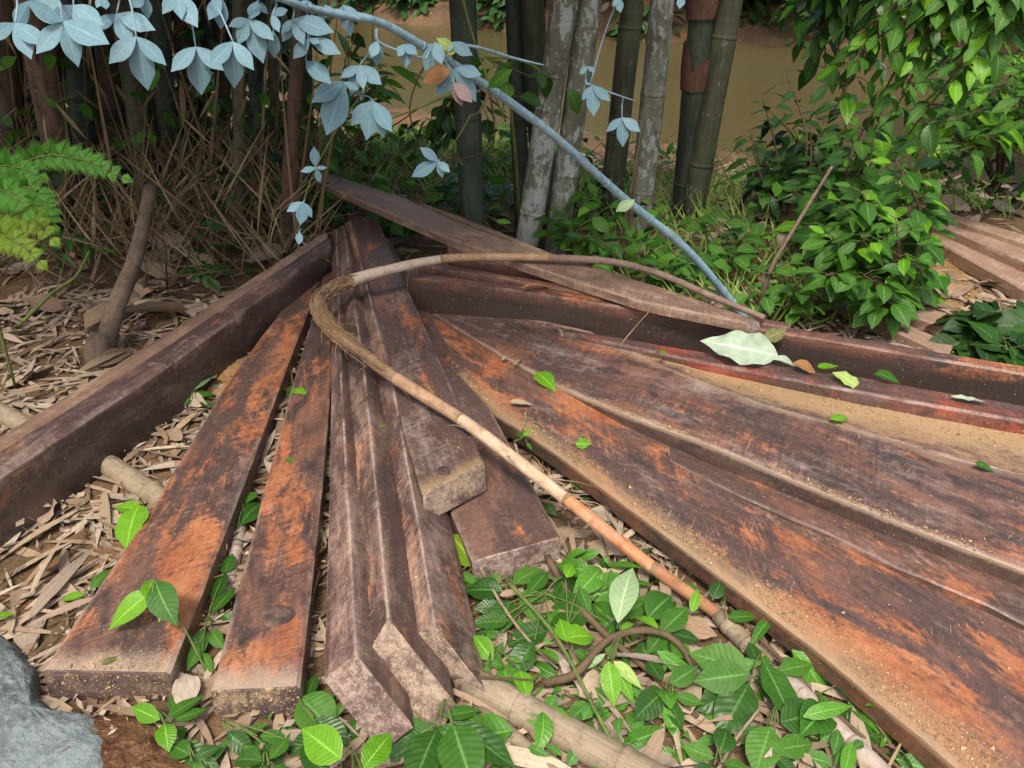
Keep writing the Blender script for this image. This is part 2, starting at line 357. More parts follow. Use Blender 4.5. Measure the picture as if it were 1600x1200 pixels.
M_thicket = random_mat('thicket_leaves', [(.015, .04, .012), (.03, .085, .02), (.045, .12, .025), (.02, .06, .015)], .5)
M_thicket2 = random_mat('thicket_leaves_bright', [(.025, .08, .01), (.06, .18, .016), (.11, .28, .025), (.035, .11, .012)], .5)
M_stem_green = bark_mat('stem_green', (.10, .14, .04), (.2, .25, .08))
M_stem_brown = bark_mat('stem_brown', (.09, .06, .035), (.2, .14, .085))
M_stem_blue = bark_mat('stem_blue', (.2, .34, .42), (.32, .49, .57), 1.2, .6, spots=(.05, .07, .06))
M_trunk = bark_mat('trunk_brown', (.12, .085, .06), (.25, .185, .13), .8)
M_log = bark_mat('log_pale', (.22, .17, .11), (.38, .31, .215), .6)
M_log_grey = bark_mat('log_grey_pink', (.38, .3, .25), (.5, .42, .36), .6)
M_pole_fibre = bark_mat('pole_fibrous', (.2, .12, .065), (.38, .26, .15), .5)
M_pole_tan = bark_mat('pole_tan', (.32, .18, .1), (.52, .36, .23), .35)
M_pole_pale = bark_mat('pole_bleached', (.46, .28, .17), (.74, .58, .42), .3, .5)
M_pole_orange = bark_mat('pole_orange', (.46, .14, .04), (.66, .42, .26), .3, .5)
M_culm_lichen = culm_mat('culm_lichen', (.14, .145, .10), (.24, .235, .18), .95, (.56, .6, .57), 1)
M_culm_lichen2 = culm_mat('culm_lichen_light', (.14, .145, .10), (.24, .24, .185), .85, (.52, .56, .53), 5)
M_culm_dark = culm_mat('culm_dark_green', (.035, .05, .035), (.07, .085, .06), .3, (.25, .3, .27), 9)
M_culm_moss = culm_mat('culm_mossy', (.06, .066, .038), (.11, .115, .07), .5, (.3, .33, .28), 13)
M_culm_brown = culm_mat('culm_brown', (.07, .045, .03), (.13, .085, .055), .2, (.28, .24, .2), 17)
M_culm_red = culm_mat('culm_red_brown', (.10, .06, .04), (.26, .165, .115), .35, (.42, .34, .27), 21)
M_sheath = bark_mat('culm_sheath', (.10, .05, .032), (.2, .115, .08), .4)

# ---------------------------------------------------------------- setting: ground, river, far bank
def build_ground():
    xs = np.concatenate([np.linspace(-160, -14, 14), np.linspace(-12, -4, 17), np.linspace(-3.8, 3.8, 96), np.linspace(4, 12, 17), np.linspace(14, 160, 14)])
    ys = np.concatenate([np.linspace(-60, -2, 8), np.linspace(-1.5, 6, 84), np.linspace(6.3, 14, 30), np.linspace(15, 40, 30), np.linspace(45, 300, 12)])
    b = MB(); nx = len(xs)
    for y in ys:
        for x in xs: b.v.append((x, y, gz(x, y)))
    for j in range(len(ys) - 1):
        for i in range(nx - 1): b.f.append((j * nx + i, j * nx + i + 1, (j + 1) * nx + i + 1, (j + 1) * nx + i))
    tag(b.build('ground', M_soil), kind='structure')
build_ground()
b = MB(); b.add([(-90, 5, WATER_Z), (90, 5, WATER_Z), (90, 62, WATER_Z), (-90, 62, WATER_Z)], [(0, 1, 2, 3)], [(0, 0)] * 4)
tag(b.build('river', M_water, smooth=False), kind='structure')

# ---------------------------------------------------------------- leaves shared by many plants
BROAD = [leaf_tpl(.40 + .05 * (i % 3), 7, (.3, .1, .45, .2, .5)[i], (.1, .25, .4, .05, .55)[i], .38 + .03 * i, 1, (-.3, .3, .1, -.5, .4)[i], 2, .08, (0, .08, .03, .12, .05)[i]) for i in range(5)]
OVAL = [leaf_tpl(.48 + .06 * (i % 3), 7, (.2, .4, .1, .3, .5)[i], (.1, .3, .45, 0, .5)[i], .40 + .03 * i, .8, (-.3, .35, 0, -.5, .3)[i], 2, .08, (0, .06, .1, .03, .05)[i]) for i in range(5)]
LANCE = [leaf_tpl(.26, 6, .3, .15 + .15 * i, .4, 1, (-.2, .2, .1)[i]) for i in range(3)]
RIBBED = [leaf_tpl(.54 + .05 * (i % 3), 10, (.3, .15, .45, .25)[i], (.1, .25, .4, .05)[i], .40 + .03 * i, 1.1, (-.2, .25, .05, -.35)[i], 3, .05, (.05, .1, .03, .07)[i]) for i in range(4)]
HEART = [leaf_tpl(.8, 8, .2, .15 + .12 * i, .34, 1.2, (-.15, .2, 0)[i], 2, .04) for i in range(3)]
MESH = {}
def leafset(kind, mat):
    k = (id(kind), mat.name)
    if k not in MESH: MESH[k] = [tpl_mesh(t, 'leaf', mat) for t in kind]
    return MESH[k]
def put_leaf(rg, parent, kind, mat, p, d, nrm, s, name='leaf'):
    """p, d in world; parent sits unrotated at its own location"""
    q = Vector(p) - (parent.location if parent is not None else Vector((0, 0, 0)))
    return put(name, rg.choice(leafset(kind, mat)), frame(q, d, nrm, s), parent)

def rel(pts, o): return [Vector(p) - o for p in pts]

def shrub(name, label, base, tips, kind, mat, size, per, seed, stem_mat=None, r0=.012, cat='shrub', group=None, droop=.5, spread=.07, arch=.25, mats2=None, root=None):
    """woody or soft plant: one branch per tip, alternate leaves along each branch, each leaf its own part"""
    rg = random.Random(seed); base = Vector(base)
    t = thing(name, label, cat, base, group); stem_mat = stem_mat or M_stem_brown
    if root:         # the limb it hangs from
        q = curve([Vector(p) for p in root] + [base], 6); b = MB(); b.tube(rel(q, base), [max(r0, r0 * (2.6 - 1.7 * i / (len(q) - 1))) for i in range(len(q))], 8, wob=.06); b.build('limb', stem_mat, t)
    for tip in tips:
        tip = Vector(tip); L = (tip - base).length
        midp = base.lerp(tip, .5) + Vector((rg.uniform(-.1, .1), rg.uniform(-.1, .1), arch * L * .5))
        path = curve([base, midp, tip], 6)
        b = MB(); nn = len(path); b.tube(rel(path, base), [r0 * (1 - .8 * i / (nn - 1)) for i in range(nn)], 6)
        for k in range(per):
            f = 1 - .72 * (k / per) ** .9 if k else 1.0
            x = f * (nn - 1); i = min(int(x), nn - 2); p = path[i].lerp(path[i + 1], x - i)
            ax = (path[i + 1] - path[i]).normalized()
            a = k * 2.4 + rg.uniform(-.4, .4)
            side = Vector((math.cos(a), math.sin(a), rg.uniform(-.2, .5)))
            d = (ax * .45 + side * .9 + Vector((0, 0, -droop * rg.uniform(.2, 1.3)))).normalized()
            off = side * spread * rg.uniform(.2, 1.2) if spread else Vector((0, 0, 0))
            nrm = Vector((rg.uniform(-.4, .4), rg.uniform(-.7, .1), 1))
            m = mat if not mats2 or rg.random() < .72 else rg.choice(mats2)
            put_leaf(rg, t, kind, m, p + off, d, nrm, size * rg.uniform(.6, 1.15))
            if spread: b.tube(rel([p, p + off * .5 + Vector((0, 0, .006)), p + off + d * (size * .09)], base), [.0022, .0016, .001], 4, cap=False)
        b.build('branch', stem_mat, t)
    return t
# ---------------------------------------------------------------- timbers
def resample(pts, m):
    pts = [Vector(p) for p in pts]
    if len(pts) == 2: return [pts[0].lerp(pts[1], i / (m - 1)) for i in range(m)]
    d = [0]
    for a, c in zip(pts, pts[1:]): d.append(d[-1] + (c - a).length)
    out = []
    for i in range(m):
        x = d[-1] * i / (m - 1); k = max(j for j in range(len(pts) - 1) if d[j] <= x + 1e-9)
        out.append(pts[k].lerp(pts[k + 1], (x - d[k]) / (d[k + 1] - d[k])))
    return out
PILE = 'rough sawn timbers fanned out on the ground'
def timber(name, label, Lp, Rp, down, mat, emat, seed, caps=(1, 1), m=44, rough=.0028, cat='timber', group=PILE, crown=0.0, down_far=None, ends='sawn_end', sag=0.0, chamf=.007):
    """Lp / Rp: world points along the left and right top edges from the near to the far end; down: vector to the lower edges"""
    L = resample(Lp, m); Rr = resample(Rp, m)
    down = Vector(down); dfar = Vector(down_far) if down_far is not None else down
    org = (L[0] + Rr[0]) / 2 + down; X = ((L[-1] + Rr[-1]) / 2 + dfar - org).normalized()
    Y = (L[m // 2] - Rr[m // 2]); Y = (Y - X * Y.dot(X)).normalized(); Z = X.cross(Y)
    M = Matrix(((X.x, Y.x, Z.x, org.x), (X.y, Y.y, Z.y, org.y), (X.z, Y.z, Z.z, org.z), (0, 0, 0, 1))); Mi = M.inverted()
    t = thing(name, label, cat, group=group, mw=M)
    prof = [0, .5, 1]; b = MB(); ring = None; rings = []
    vv = [0.0, .035, .2, .38, .5, .62, .8, .965, 1.0]
    for i in range(m):
        u = i / (m - 1); l = Mi @ L[i]; r = Mi @ Rr[i]; dn = (Mi.to_3x3() @ down.lerp(dfar, u)); W = (r - l).length; T = dn.length; wv = (r - l).normalized(); dv = dn.normalized()
        c = min(chamf, W * .15, T * .15); x = l.x
        def jit(k, amp): return amp * (noise.noise(Vector((x * 5 + seed * 7, k * 3.3, seed))) + .5 * noise.noise(Vector((x * 19 + seed, k * 5.3, seed * 2))))
        row = []
        for k, v in enumerate(vv):
            q = l.lerp(r, v)
            if k in (0, len(vv) - 1): q = q + dv * c * (1.0 + jit(k, 60 * rough)) + wv * jit(k + 20, rough)
            elif k == 1: q = l + wv * c * (1.3 + jit(k, 60 * rough)) + dv * jit(k, rough * .4)
            elif k == len(vv) - 2: q = r - wv * c * (1.3 + jit(k, 60 * rough)) + dv * jit(k, rough * .4)
            else: q = q + dv * jit(k, rough * .55)
            q = q - dv * crown * (1 - (2 * v - 1) ** 2)
            row.append((q, (u, v)))
        row.append((r + dn * .5 + wv * jit(11, rough), (u, 1.3))); row.append((r + dn * .94 + wv * jit(12, rough), (u, 1.55)))
        row.append((r + dn - wv * c, (u, 1.6))); row.append((l + dn + wv * c, (u, -.6)))
        row.append((l + dn * .94 + wv * jit(13, rough), (u, -.55))); row.append((l + dn * .5 + wv * jit(14, rough), (u, -.3)))
        rings.append(row)
    k = len(rings[0]); vs = [q for r_ in rings for q, _ in r_]; us = [a for r_ in rings for _, a in r_]
    # a seam column keeps the texture tidy on the last side
    fs = [(i * k + j, (i + 1) * k + j, (i + 1) * k + (j + 1) % k, i * k + (j + 1) % k) for i in range(m - 1) for j in range(k)]
    b.add(vs, [f[::-1] for f in fs], us); b.build('timber_body', mat, t, sharp=38)
    for e in (0, 1):
        ringp = [q for q, _ in rings[0 if e == 0 else -1]]; cen = sum(ringp, Vector()) / k; out = Vector((-1 if e == 0 else 1, 0, 0)) * .004
        if not caps[e]: out = Vector((0, 0, 0))
        eb = MB(); inner = [cen + (q - cen) * .93 + out for q in ringp]; nx_ = []
        mid = [cen + (q - cen) * .5 + out * (1 + .5 * noise.noise(q * 40)) for q in ringp]
        vs = ringp + inner + mid + [cen + out]; fs = []
        for j in range(k):
            j2 = (j + 1) % k
            fs += [(j, j2, k + j2, k + j), (k + j, k + j2, 2 * k + j2, 2 * k + j), (2 * k + j, 2 * k + j2, 3 * k)]
        if e == 1: fs = [f[::-1] for f in fs]
        eb.add(vs, fs, [(0, 0)] * len(vs)); eb.build(ends, emat, t, sharp=30)
    t['L'] = 0; del t['L']
    return t, L, Rr
def knot(t, p, rx, ry, up=(0, 0, 1)):
    """low dark knot standing 2 mm proud of the top face"""
    b = MB(); vs = []; Mi = t.matrix_basis.inverted(); nn = 16
    for j, (rr, z) in enumerate(((1.0, -.004), (.85, .0035), (.5, .004), (.2, .001))):
        for i in range(nn):
            a = 2 * math.pi * i / nn; w_ = 1 + .13 * noise.noise(Vector((math.cos(a) * 2 + p[0] * 9, math.sin(a) * 2, j)))
            vs.append((rx * rr * w_ * math.cos(a), ry * rr * w_ * math.sin(a), z))
    vs.append((0, 0, -.001)); fs = []
    for j in range(3):
        for i in range(nn): fs.append((j * nn + i, j * nn + (i + 1) % nn, (j + 1) * nn + (i + 1) % nn, (j + 1) * nn + i))
    for i in range(nn): fs.append((3 * nn + i, 3 * nn + (i + 1) % nn, 4 * nn))
    q = Mi @ Vector(p); b.add([Vector(v) + q for v in vs], fs, [(0, 0)] * len(vs)); b.build('knot', M_knot, t)
def grains(label, spots, seed, name='sawdust', mat=None, size=(.0012, .0032)):
    """spots: (function rg -> world point, count)"""
    rg = random.Random(seed); b = MB()
    for fn, cnt in spots:
        for _ in range(cnt):
            p = fn(rg)
            if p is None: continue
            s = rg.uniform(*size) * (2.2 if rg.random() < .06 else 1); vs = []
            for k in range(4): vs.append(p + Vector((rg.uniform(-1, 1), rg.uniform(-1, 1), rg.uniform(-.3, .9))) * s)
            b.add(vs, [(0, 1, 2), (0, 3, 1), (1, 3, 2), (2, 3, 0)], [(0, 0)] * 4)
    return tag(b.build(name, mat or M_saw, smooth=False), label, None, None, 'stuff')
def on_edge(L, Rr, v0, v1, u0=0, u1=1, lift=.001, pw=1.6, clump=.25):
    def fn(rg):
        for _ in range(6):
            u = rg.uniform(u0, u1); i = min(int(u * (len(L) - 1)), len(L) - 2); f = u * (len(L) - 1) - i
            l = L[i].lerp(L[i + 1], f); r = Rr[i].lerp(Rr[i + 1], f); v = v0 + (v1 - v0) * rg.random() ** pw
            p = l.lerp(r, v) + Vector((0, 0, lift))
            if noise.noise(p * 7) + .5 * noise.noise(p * 23) > clump - .6 * rg.random(): return p
        return None
    return fn
pl = lambda pts: [P(*q) for q in pts]
# the beam on edge along the left
tb, L1, R1 = timber('timber_beam', 'dark purple-brown beam set on edge along the left side, its top pale and dusty',
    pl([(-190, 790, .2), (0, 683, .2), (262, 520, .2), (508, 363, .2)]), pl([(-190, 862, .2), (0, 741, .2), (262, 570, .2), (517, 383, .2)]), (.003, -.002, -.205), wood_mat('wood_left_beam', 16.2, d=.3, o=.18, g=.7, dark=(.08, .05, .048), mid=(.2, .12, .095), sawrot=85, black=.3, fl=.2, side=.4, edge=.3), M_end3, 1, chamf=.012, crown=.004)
b = MB(); n1 = len(L1); row = []
Mi = tb.matrix_basis.inverted()
for i in range(n1):        # the paler wane strip along the outer half of its top
    l = Mi @ L1[i]; r = Mi @ R1[i]; u = i / (n1 - 1)
    for v, z in ((.06, .004), (.12, .011), (.30, .013), (.44 + .03 * noise.noise(Vector((u * 9, 0, 0))), .009), (.50 + .04 * noise.noise(Vector((u * 9, 0, 0))), .0005)):
        q = l.lerp(r, v); row.append((q.x, q.y, q.z + z + .002 * noise.noise(Vector((q.x * 9, v * 5, 1)))))
b.add(row, [(i * 5 + j, i * 5 + j + 1, (i + 1) * 5 + j + 1, (i + 1) * 5 + j)[::-1] for i in range(n1 - 1) for j in range(4)], [(0, .3)] * len(row))
o = b.build('wane_strip', M_light, tb); tag(o, 'pale tan strip of weathered sapwood')
# flat beams, left
t2, L2, R2 = timber('timber_beam', 'wide orange-brown beam lying flat, its near end black with pale sawdust flecks',
    pl([(65, 1046, .083), (229, 805, .083), (351, 602, .08), (449, 470, .08), (500, 385, .08)]), pl([(265, 1050, .083), (362, 805, .083), (437, 602, .08), (487, 470, .08), (516, 400, .08)]), (0, -.004, -.083), M_orange, M_end, 2)
t3, L3, R3 = timber('timber_beam', 'narrower orange and black beam lying flat with a round dark knot near its end',
    pl([(329, 1078, .083), (402, 805, .083), (456, 602, .08), (489, 490, .08), (508, 410, .08)]), pl([(469, 1072, .083), (499, 805, .083), (517, 602, .08), (522, 480, .08), (524, 400, .08)]), (0, -.006, -.082), M_orange2, end_mat('sawn_end_mixed', 7, amt=.65, dustcol=(.52, .40, .25)), 3)
knot(t3, P(432, 962, .083), .035, .045)
# three boards on edge leaning on each other
def leaning(label, A, B_, Cc, Dd, fA, fB, mat, emat, seed, midA=None, midB=None):
    a, b_, c_, d_ = P(*A), P(*B_), P(*Cc), P(*Dd)
    la = [a] + ([P(*q) for q in midA] if midA else []) + [P(*fA)]; lb = [b_] + ([P(*q) for q in midB] if midB else []) + [P(*fB)]
    return timber('timber_board', label, la, lb, ((c_ - a) + (d_ - b_)) / 2, mat, emat, seed, cat='timber', rough=.0018, chamf=.004)
t4, L4, R4 = leaning('leftmost of the three boards leaning on edge, orange along its lower left edge', (505, 1062, .09), (556, 1022, .145), (606, 1172, .0), (636, 1140, .05), (518, 362, .16), (525, 357, .19), M_grey, M_end3, 4, [(513, 800, .1), (517, 600, .11)], [(545, 805, .15), (533, 600, .16)])
t5, L5, R5 = leaning('middle of the three boards leaning on edge, orange patch on its cut end', (574, 1024, .1), (606, 966, .16), (679, 1138, .0), (714, 1122, .05), (527, 357, .18), (536, 352, .22), M_grey2, M_end2, 5, [(556, 805, .11), (541, 600, .13)], [(591, 800, .17), (571, 600, .18)])
t6, L6, R6 = leaning('rightmost of the three boards leaning on edge, broad brown side in view', (648, 990, .1), (680, 977, .145), (740, 1110, .0), (764, 1086, .04), (538, 350, .19), (546, 345, .23), M_grey3, M_end2, 6, [(620, 805, .11), (590, 600, .14)], [(650, 800, .16), (613, 600, .18)])
# two flat boards, one on the other
t8, L8, R8 = timber('timber_board', 'flat dark board whose dusty end pokes out under the upper board, beside the green plants',
    pl([(738, 876, .082), (600, 560, .09), (560, 380, .10)]), pl([(876, 838, .082), (766, 636, .082), (689, 518, .09), (638, 427, .1), (607, 372, .10)]), (0, -.012, -.08), M_dark, M_end3, 8)
t7, L7, R7 = timber('timber_board', 'flat reddish grey board lying uppermost in the middle with a sandy cut end',
    pl([(660, 771, .17), (596, 560, .17), (566, 420, .19), (543, 332, .2)]), pl([(757, 722, .165), (705, 602, .17), (672, 528, .175), (631, 437, .19), (592, 345, .2)]), (.004, -.03, -.075), M_flat, M_end2, 7)
knot(t7, P(693, 736, .17), .022, .02); knot(t8, P(790, 813, .083), .025, .02)
# wide planks to the right
t9, L9, R9 = timber('wide_plank', 'nearest wide orange-streaked plank at lower right with sawdust along its rounded edge',
    pl([(1560, 1255, .1), (1500, 1200, .1), (1300, 1030, .1), (1150, 915, .1), (1000, 803, .1), (870, 706, .1), (770, 640, .09), (670, 545, .078)]), pl([(1760, 960, .1), (1600, 905, .1), (1300, 775, .1), (1100, 680, .1), (900, 580, .1), (760, 500, .096), (640, 440, .084)]), (0, 0, -.065), M_t9, M_end3, 9, rough=.004, crown=.002, chamf=.010, cat='plank')
t9b, L9b, R9b = timber('narrow_plank', 'thin reddish plank strip wedged between the two wide planks with a dark knot',
    pl([(1700, 1022, .122), (1600, 974, .122), (1540, 944, .122), (1400, 886, .120), (1300, 836, .117), (1150, 772, .110), (1050, 722, .104)]), pl([(1740, 950, .118), (1600, 895, .118), (1300, 780, .112), (1200, 735, .108), (1040, 675, .102)]), (0, .004, -.03), wood_mat('wood_strip', 17.7, d=.2, o=.4, g=.6, grey=(.38, .27, .22), black=.2, sawrot=30), M_end3, 10, rough=.006, chamf=.01, cat='plank')
knot(t9b, P(1578, 935, .125), .035, .02)
t10, L10, R10 = timber('wide_plank', 'wide dark plank running to the right edge, purple-black with a frayed dusty lower edge',
    pl([(1760, 950, .17), (1600, 889, .17), (1400, 812, .17), (1300, 772, .17), (1100, 690, .168), (980, 646, .15), (872, 602, .118), (760, 540, .104), (660, 480, .088)]), pl([(1780, 790, .17), (1600, 738, .17), (1482, 714, .17), (1353, 672, .17), (1195, 630, .17), (1060, 580, .17), (920, 515, .15), (740, 477, .106), (650, 452, .09)]), (0, 0, -.064), M_t10, M_end3, 11, rough=.004, crown=.001, chamf=.007, cat='plank')
t11, L11, R11 = timber('narrow_plank', 'plank coated in tan sawdust beyond the wide dark plank',
    pl([(1780, 795, .172), (1600, 745, .172), (1353, 676, .172), (1195, 634, .172), (1060, 584, .166), (910, 520, .15)]), pl([(1780, 705, .172), (1600, 664, .172), (1380, 632, .172), (1240, 604, .172), (1060, 556, .166), (890, 512, .15)]), (0, 0, -.06), M_t11, M_end3, 12, rough=.006, cat='plank')
t12, L12, R12 = timber('narrow_plank', 'thin plank with a raw red edge and bark flakes, fallen leaves resting on it',
    pl([(1780, 690, .215), (1600, 658, .215), (1340, 612, .215), (1100, 566, .20), (880, 519, .155)]), pl([(1780, 665, .215), (1600, 632, .215), (1340, 588, .215), (1060, 543, .20), (870, 509, .155)]), (0, 0, -.09), M_red, M_end3, 13, rough=.007, cat='plank')
t13, L13, R13 = timber('timber_beam', 'long black-faced beam standing on edge behind the wide planks with an orange-red top edge',
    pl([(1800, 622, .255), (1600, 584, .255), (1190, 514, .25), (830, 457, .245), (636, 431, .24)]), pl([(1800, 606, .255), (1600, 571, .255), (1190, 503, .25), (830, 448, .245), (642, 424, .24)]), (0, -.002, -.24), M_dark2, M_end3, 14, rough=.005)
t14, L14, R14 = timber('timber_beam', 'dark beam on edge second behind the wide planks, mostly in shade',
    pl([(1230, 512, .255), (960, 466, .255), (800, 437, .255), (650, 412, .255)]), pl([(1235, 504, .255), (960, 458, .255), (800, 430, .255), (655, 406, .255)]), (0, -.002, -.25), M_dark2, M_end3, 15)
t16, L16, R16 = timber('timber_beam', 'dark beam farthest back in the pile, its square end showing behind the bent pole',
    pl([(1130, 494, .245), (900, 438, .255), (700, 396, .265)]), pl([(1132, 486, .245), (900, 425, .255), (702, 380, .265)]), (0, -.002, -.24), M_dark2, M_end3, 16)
t15, L15, R15 = timber('loose_board', 'pale brown board laid diagonally over the far side of the pile',
    pl([(1164, 503, .295), (1000, 470, .295), (880, 432, .295), (700, 372, .30), (484, 278, .31)]), pl([(1185, 500, .295), (1040, 450, .295), (880, 402, .295), (720, 337, .30), (494, 264, .31)]), (.008, -.012, -.038), M_light, M_end3, 17, rough=.006, cat='board')
b = MB(); bark = [P(640, 312, .305), P(690, 331, .306), P(740, 352, .305), P(800, 376, .302)]
b.tube(curve(bark, 6), [.004 + .012 * math.sin(math.pi * i / 18) for i in range(19)], 7, squash=.5, wob=.4); o = b.build('bark_splinter', M_trunk)
M = t15.matrix_basis; o.parent = t15; o.matrix_parent_inverse = M.inverted(); tag(o, 'dark torn splinter along the upper edge')
grains('pale sawdust grains along the near edge of the lower right plank', [(on_edge(L9, R9, .02, .16, 0, .9), 5200)], 1)
grains('tan sawdust heaped on the plank behind the wide dark one', [(on_edge(L11, R11, .25, 1.0, .05, .95, pw=.8, clump=.1), 3800), (on_edge(L10, R10, .0, .06, .0, .7), 1300)], 2)
def endface(t, L, Rr, dn, zlo=0, zhi=1):
    a, c = L[0], Rr[0]; ax = (L[1] - L[0]).normalized()
    def fn(rg):
        v = rg.random(); h = rg.random() ** 1.5
        p = a.lerp(c, .03 + .94 * v) + Vector(dn) * (.06 + .85 * h) - ax * .006
        return p if noise.noise(p * 30) > -.1 - .2 * rg.random() else None
    return fn
grains('sawdust flecks on the near ends of the two flat orange beams', [(endface(t2, L2, R2, (0, -.004, -.083)), 520), (on_edge(L2, R2, .1, .95, 0, .012, pw=1, clump=.0), 500), (endface(t3, L3, R3, (0, -.006, -.083)), 420)], 3, size=(.001, .0026))
grains('fine wood chips strewn over the leaning boards and flat boards', [(on_edge(L5, R5, .05, .95, 0, .6, pw=1), 160), (on_edge(L4, R4, .05, .95, 0, .6, pw=1), 120), (on_edge(L7, R7, .02, .98, 0, .8, pw=1), 240), (on_edge(L6, R6, .05, .95, 0, .6, pw=1), 130), (on_edge(L10, R10, .05, .95, 0, .95, pw=1), 420), (on_edge(L9, R9, .1, .95, 0, .95, pw=1), 420)], 4, 'wood_chips', size=(.001, .0028))
# small pile of planks at the far right
FARP = 'planks of the small pile at the far right'
for i, (lab, L_, R_, th) in enumerate((
        ('nearest grey-brown plank of the small pile at far right', [(1700, 500, .08), (1600, 452, .08), (1480, 386, .08), (1380, 330, .08)], [(1720, 470, .08), (1600, 418, .08), (1482, 362, .08), (1390, 318, .08)], .07),
        ('middle plank of the small pile at far right, with a pale upper side', [(1700, 455, .13), (1600, 408, .13), (1482, 357, .13), (1400, 322, .13)], [(1720, 432, .13), (1600, 385, .13), (1484, 343, .13), (1405, 312, .13)], .06),
        ('rearmost reddish plank of the small pile at far right', [(1700, 412, .16), (1600, 379, .16), (1484, 341, .16), (1400, 314, .16)], [(1720, 395, .16), (1600, 366, .16), (1486, 333, .16), (1405, 308, .16)], .07))):
    timber('far_plank', lab, pl(L_), pl(R_), (0, 0, -th), M_far, M_end3, 20 + i, m=24, group=FARP, cat='plank')
for i, (lab, L_, R_) in enumerate((
        ('weathered plank half hidden under the shrub leaves at right', [(1500, 520, .06), (1260, 432, .06)], [(1510, 500, .06), (1272, 420, .06)]),
        ('thin weathered plank under the shrub, nearer the dark leafy bush', [(1480, 555, .05), (1300, 470, .05)], [(1490, 538, .05), (1310, 458, .05)]))):
    timber('far_plank', lab, pl(L_), pl(R_), (0, 0, -.05), M_far, M_end3, 26 + i, m=20, cat='plank', group='planks lying under the right shrub')

# ---------------------------------------------------------------- the bent bamboo pole lying across the pile
pole = thing('bent_pole', 'long bamboo pole split and bent double across the timbers, fibrous at the bend', 'pole', P(500, 470, .2))
PP = [(1195, 497, .28), (1110, 462, .315), (1030, 428, .325), (955, 409, .33), (860, 403, .325), (770, 402, .32), (690, 405, .315), (610, 421, .30), (550, 438, .28), (515, 454, .27), (497, 474, .265), (508, 500, .26), (545, 535, .25), (620, 592, .225), (720, 655, .205), (800, 714, .195), (885, 780, .15), (960, 840, .10), (1022, 888, .07), (1100, 944, .035), (1185, 1008, .012)]
pw = pl(PP); full = curve(pw, 6)
RAD = [.011, .012, .0135, .0145, .0155, .0165, .018, .021, .025, .028, .029, .027, .023, .0205, .0185, .018, .0175, .017, .0165, .0155, .013]
def seg(i0, i1, name, mat, lab=None, sq=1.0, wob=.05):
    pts = full[i0 * 6:i1 * 6 + 1]; r = [RAD[min(len(RAD) - 1, (i0 * 6 + k) // 6)] * (1 - ((i0 * 6 + k) % 6) / 6) + RAD[min(len(RAD) - 1, (i0 * 6 + k) // 6 + 1)] * (((i0 * 6 + k) % 6) / 6) for k in range(len(pts))]
    b = MB(); b.tube(rel(pts, pole.location), r, 12, squash=sq, wob=wob, seed=i0); o = b.build(name, mat, pole, sharp=60); return tag(o, lab)
seg(0, 4, 'pole_section', bark_mat('pole_weathered', (.17, .11, .085), (.33, .24, .19), .5), 'weathered brown far section'); seg(4, 6, 'pole_section', M_pole_tan); seg(6, 8, 'pole_section', bark_mat('pole_whitish', (.42, .33, .25), (.55, .46, .37), .5), 'whitish section before the bend')
seg(8, 13, 'bend', M_pole_fibre, 'crushed fibrous bend', .85, .2); seg(13, 14, 'pole_section', M_pole_tan); seg(14, 16, 'pole_section', M_pole_pale, 'bleached smooth section')
seg(16, 18, 'pole_section', M_pole_orange, 'orange-red section'); seg(18, 20, 'pole_section', bark_mat('pole_brown_orange', (.3, .13, .06), (.42, .22, .12), .5), 'brown lower end')
for i in (4, 6, 14, 16, 18):
    b = MB(); p0 = full[i * 6]; tdir = (full[min(i * 6 + 1, len(full) - 1)] - full[i * 6 - 1]).normalized(); r = RAD[i]
    b.tube(rel([p0 - tdir * .006, p0 - tdir * .002, p0 + tdir * .003, p0 + tdir * .007], pole.location), [r * 1.0, r * 1.13, r * 1.1, r * .98], 12, wob=.08); b.build('node_ring', M_pole_fibre, pole)
rg = random.Random(5)
for k in range(46):
    i = rg.randint(48, 78) if k < 38 else rg.randint(84, 100); p0 = full[i]; tdir = (full[i + 1] - full[i - 1]).normalized()
    a = rg.uniform(0, 6.28); nx_ = tdir.cross(Vector((0, 0, 1))).normalized(); ny_ = tdir.cross(nx_); sd_ = nx_ * math.cos(a) + ny_ * math.sin(a)
    l = rg.uniform(.03, .10) * (1.5 if rg.random() < .15 else 1); s0 = p0 + sd_ * .025 * (1 if k < 38 else .8); dr = (tdir * rg.choice((-1, 1)) * rg.uniform(.6, 1) + sd_ * rg.uniform(.05, .5)).normalized()
    b = MB(); b.tube(rel([s0, s0 + dr * l * .5 + sd_ * .004, s0 + dr * l + Vector((0, 0, rg.uniform(-.02, .01)))], pole.location), [.0014, .0011, .0004], 4, cap=False); b.build('splinter', M_pole_tan if k % 3 else M_log, pole)
b = MB()
for k in range(90):       # loose bark fibres plaited round the bend
    i0 = rg.randint(47, 66); ln = rg.randint(6, 13); a = rg.uniform(0, 6.28); q = []
    for i in range(i0, min(i0 + ln, 80)):
        td = (full[i + 1] - full[i - 1]).normalized(); nx_ = td.cross(Vector((0, 0, 1))).normalized(); ny_ = td.cross(nx_)
        q.append(full[i] + (nx_ * math.cos(a) + ny_ * math.sin(a)) * (.029 + .003 * math.sin(i * 2 + k)) * (1 if i > 54 else .9)); a += rg.uniform(-.14, .14)
    b.tube(rel(q, pole.location), rg.uniform(.0012, .0028), 4, cap=False)
tag(b.build('bark_fibre', M_pole_fibre, pole), kind='stuff')
